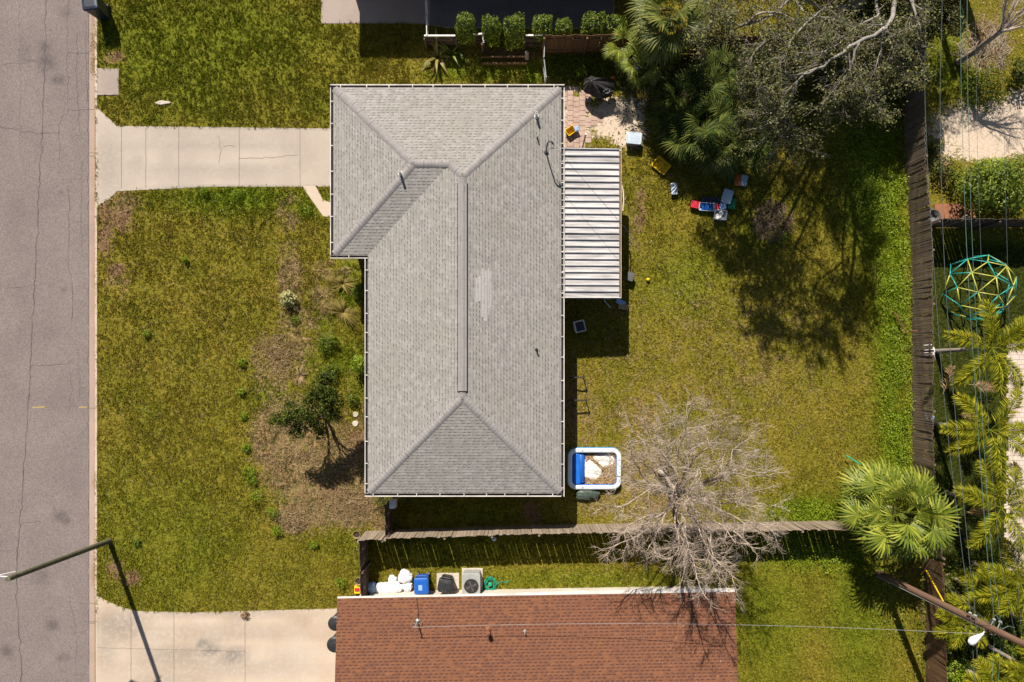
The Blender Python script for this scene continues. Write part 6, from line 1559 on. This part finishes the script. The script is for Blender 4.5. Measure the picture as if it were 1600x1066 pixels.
feather_palm('small feather palm leaning over the brown corner fence by the yellow guy guard', 1462, 950, 1.5, 7, 1.1, .36, az0=.9)
feather_palm('feather palm at the bottom edge in the far corner', 1570, 1075, 2.3, 9, 1.5, .42, az0=.9)
shrub('leafy_bush', 'bright low bush at the bottom edge against the brown corner fence', 1480, 1045, .6, .9, 'leaf_lime', 700, 0.10)
shrub('leafy_bush', 'dark undergrowth bush between the corner fence and the feather palms', 1480, 985, .7, .8, 'leaf_hedge', 800, 0.10)
for lab, px, py, z, az in (('fallen tan palm frond on the dark grass left of the second feather palm', 1468, 615, .25, 1.2), ('fallen tan palm frond hanging by the pool deck under the feather palms', 1500, 600, .6, -.15), ('fallen dry frond lying across the brown corner fence', 1446, 935, 1.65, -.7), ('fallen dry frond beside the dark trunks under the utility pole', 1486, 925, .5, -.5)):
    V, F = [], []; c = G(px, py); frond(V, F, Vector((0, 0, z)), az, .05, 1.4, .36, .35, 28); o = mesh_np('fallen_frond', V, F, M['leaf_dead']); o.location = (c.x, c.y, 0); tag(o, lab, 'palm frond')

# ------------------------------------------------------------------ ground cover: grass, creepers, litter (nobody could count them)
def scatter(n, box, dens):
    px = rng.uniform(box[0], box[2], n); py = rng.uniform(box[1], box[3], n)
    ok_ = np.ones(n, bool)
    jx = px + rng.normal(0, 1.3, n); jy = py + rng.normal(0, 1.3, n)
    for poly in PAVED: ok_ &= ~inpoly(jx, jy, poly)
    k = rng.random(n) < dens(px, py)
    ok_ &= k
    return px[ok_], py[ok_]
def tufts(name, label, box, n, dens, hmin, hmax, blades_n, w):
    px, py = scatter(n, box, dens); m = len(px); x = (px - NX) * .03; y = -(py - NY) * .03; z0 = ground_z(px, py)
    zd = zones(px, py); hh = (hmin + (hmax - hmin) * vnoise(x, y, .8, 7)) * (1 + .5 * zd[1])
    B = blades_n; X = np.repeat(x, B) + rng.normal(0, .022, m * B); Y = np.repeat(y, B) + rng.normal(0, .022, m * B); Z = np.repeat(z0, B); H = np.repeat(hh, B) * rng.uniform(.6, 1.2, m * B)
    a = rng.uniform(0, 2 * np.pi, m * B); ln = rng.uniform(.25, 1.0, m * B) * H
    dx, dy = np.cos(a), np.sin(a); W = w * rng.uniform(.7, 1.3, m * B)
    v0 = np.stack([X - dy * W, Y + dx * W, Z], 1); v1 = np.stack([X + dy * W, Y - dx * W, Z], 1); v2 = np.stack([X + dx * ln, Y + dy * ln, Z + H], 1)
    V = np.stack([v0, v1, v2], 1).reshape(-1, 3); F = np.arange(len(V)).reshape(-1, 3)
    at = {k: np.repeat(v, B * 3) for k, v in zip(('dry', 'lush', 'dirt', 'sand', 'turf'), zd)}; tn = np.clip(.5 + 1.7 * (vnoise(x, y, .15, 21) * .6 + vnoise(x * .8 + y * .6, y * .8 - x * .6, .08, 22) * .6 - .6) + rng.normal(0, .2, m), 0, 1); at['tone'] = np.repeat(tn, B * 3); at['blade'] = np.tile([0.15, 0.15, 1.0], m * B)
    return tag(mesh_np(name, V, F, M['lawn'], attrs=at), label, 'grass', kind='stuff')
def lawn_density(px, py):
    zd = zones(px, py); x, y = (px - NX) * .03, -(py - NY) * .03
    c = np.clip(.45 + 2.4 * (vnoise(x, y, .6, 9) * .25 + vnoise(x, y, .15, 21) * .85 - .50), .22, 1)
    edge = np.clip((px - 149.5) / 1.0, 0, 1)
    return c * (zd[3] < .45) * np.clip(1.15 - zd[2] * 1.1 - zd[3] * 1.3, 0.03, 1) * (1 - .55 * zd[0]) * edge
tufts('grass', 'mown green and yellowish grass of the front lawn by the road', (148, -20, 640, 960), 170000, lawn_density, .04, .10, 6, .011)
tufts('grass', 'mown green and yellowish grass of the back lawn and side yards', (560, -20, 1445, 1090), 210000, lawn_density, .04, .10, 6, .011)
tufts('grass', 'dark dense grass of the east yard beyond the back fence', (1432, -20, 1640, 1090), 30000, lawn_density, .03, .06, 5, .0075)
def ground_leaves(name, label, box, n, dens, m, size, zmax, cat, aspect=.6, flat=True):
    px, py = scatter(n, box, dens); x = (px - NX) * .03; y = -(py - NY) * .03; C = np.stack([x, y, ground_z(px, py) + .015 + zmax * rng.random(len(x)) ** 1.5 * (vnoise(x, y, .6, 3) + .3)], 1)
    V, F = leaf_quads(C, np.tile([0, 0, 1.6], (len(C), 1)), size, aspect); return tag(mesh_np(name, V, F, M[m]), label, cat, kind='stuff')
def creeper(px, py):
    x, y = (px - NX) * .03, -(py - NY) * .03; b = np.maximum.reduce([blob(px, py, 1398, 450, 26, 130), blob(px, py, 1380, 300, 45, 80), blob(px, py, 1402, 640, 24, 130), blob(px, py, 1270, 800, 60, 18) * .9, blob(px, py, 1290, 870, 60, 22) * .7, blob(px, py, 1360, 230, 50, 60) * .6])
    return b * np.clip((vnoise(x, y, .7, 6) * .7 + vnoise(x, y, .3, 8) * .5 - .25) * 2.2, .05, 1)
ground_leaves('creeping_weeds', 'bright green leafy weeds creeping along the foot of the back fence', (1190, 190, 1424, 900), 90000, creeper, 'leaf_lime', .075, .30, 'weeds')
def under(px, py):
    b = np.maximum.reduce([blob(px, py, 1000, 110, 150, 40), blob(px, py, 1150, 150, 140, 60), blob(px, py, 1320, 130, 110, 60) * .8, blob(px, py, 880, 110, 40, 30) * .7]); return b * .8
ground_leaves('undergrowth', 'dark leafy undergrowth in the shade below the brown north fence', (850, 76, 1424, 260), 26000, under, 'leaf_palmetto', .10, .35, 'undergrowth')
def under2(px, py): return np.maximum.reduce([blob(px, py, 1500, 970, 60, 110), blob(px, py, 1560, 1040, 80, 60), blob(px, py, 1400, 930, 40, 60) * .35]) * .8
ground_leaves('undergrowth', 'leafy undergrowth below the feather palms in the lower right corner', (1360, 840, 1640, 1090), 15000, under2, 'leaf_hedge', .10, .4, 'undergrowth')
def litter(px, py): return np.maximum.reduce([blob(px, py, 1010, 750, 110, 110), blob(px, py, 940, 640, 70, 90) * .7, blob(px, py, 1150, 560, 250, 160) * .22, blob(px, py, 985, 500, 40, 200) * .35, blob(px, py, 960, 905, 90, 20) * .8, blob(px, py, 900, 800, 60, 20) * .6, blob(px, py, 1540, 60, 70, 70) * .9, blob(px, py, 1480, 930, 50, 60) * .9, blob(px, py, 980, 200, 40, 40) * .4, blob(px, py, 555, 640, 20, 90) * .9, blob(px, py, 700, 98, 60, 12) * .8])
ground_leaves('leaf_litter', 'dry tan leaves strewn over the lawn around the bare tree', (530, -10, 1600, 1080), 60000, litter, 'litter', .060, .03, 'leaf litter', .6)
def strawy(px, py):
    x, y = (px - NX) * .03, -(py - NY) * .03
    return np.clip(zones(px, py)[0] - .3, 0, 1) * 2.2 * np.clip((vnoise(x, y, .9, 12) * .6 + vnoise(x, y, .35, 13) * .5 - .38) * 3, 0, 1)
ground_leaves('dry_straw', 'dry straw and dead grass lying over the front yard patch', (390, 370, 620, 850), 38000, strawy, 'straw', .17, .10, 'straw', .085)
def poolleaf(px, py): return (np.abs(px - 938) < 31) & (np.abs(py - 731) < 26)
xx = rng.uniform(-.40, 1.0, 9000); yy = rng.uniform(-.72, .72, 9000)
kp = ~(((xx + .06) ** 2 / .27 + (yy - .0) ** 2 / .22 < 1) | ((xx - .42) ** 2 / .30 + (yy - .40) ** 2 / .095 < 1)) | (np.abs((yy - .22) + (xx - .16) * .95) < .085) | (rng.random(9000) < .012)
xx, yy = xx[kp], yy[kp]; C = np.stack([xx + pl.location.x, yy + pl.location.y, .06 + .10 * rng.random(len(xx))], 1)
V, F = leaf_quads(C, np.tile([0, 0, 2.0], (len(C), 1)), .065, .6); tag(mesh_np('pool_leaves', V, F, M['litter']), 'dead brown leaves covering the floor of the inflatable pool', 'leaf litter', kind='stuff')
def clover(px, py):
    return np.maximum.reduce([blob(px, py, 212, 745, 26, 34), blob(px, py, 345, 320, 50, 26), blob(px, py, 235, 650, 22, 26) * .7, blob(px, py, 300, 560, 60, 50) * .25, np.full(px.shape, .012), blob(px, py, 380, 640, 24, 40) * .5, blob(px, py, 300, 130, 120, 50) * .1])
ground_leaves('clover', 'small pale green clover leaves patched over the front lawn', (155, 40, 560, 940), 26000, clover, 'leaf_lime', .045, .05, 'clover', .9)
ground_leaves('small_flowers', 'tiny white flowers and specks scattered over the front lawn', (155, 20, 560, 940), 1600, lambda a, b: clover(a, b) * .30 + .07, 'white_flower', .030, .06, 'flowers', .9)
def kerbleaf(px, py): return np.maximum.reduce([blob(px, py, 143, 100, 4, 14), blob(px, py, 142, 66, 4, 14) * .6, blob(px, py, 146, 757, 2, 14) * .8, blob(px, py, 146, 890, 2, 36) * .7])
PAVED_SAVE = PAVED; PAVED = []
px, py = scatter(9000, (139, 40, 148, 930), kerbleaf); C = np.stack([(px - NX) * .03, -(py - NY) * .03, np.full(len(px), -.09)], 1); V, F = leaf_quads(C, np.tile([0, 0, 2.0], (len(C), 1)), .045, .6); tag(mesh_np('gutter_leaves', V, F, M['litter']), 'orange brown leaves caught in the road gutter', 'leaf litter', kind='stuff')

n = 420; xx = np.concatenate([rng.uniform(rx0, rx1, 260), rng.normal(3.2 + 5.0, 1.8, n - 260)]); C = []
for i in range(n):
    if i < 260:
        yy = rng.uniform(ry0, ry1)
        if xx[i] < rxm + .1 and yy < rym: continue
        if vnoise(xx[i], yy, 1.4, 4) < .5: continue
        C.append((xx[i], yy, roof_z(xx[i], yy) + .012))
    elif LA.x < xx[i] < RA.x - .1:
        yy = rng.uniform(LA.y - 3.6, LA.y - .1); C.append((xx[i], yy, red_z(xx[i], yy) + .012))
V, F = leaf_quads(np.array(C), np.tile([0, 0, 2.0], (len(C), 1)), .06, .5); tag(mesh_np('roof_leaves', V, F, M['litter']), 'dry leaves blown onto the two shingle roofs', 'leaf litter', kind='stuff')
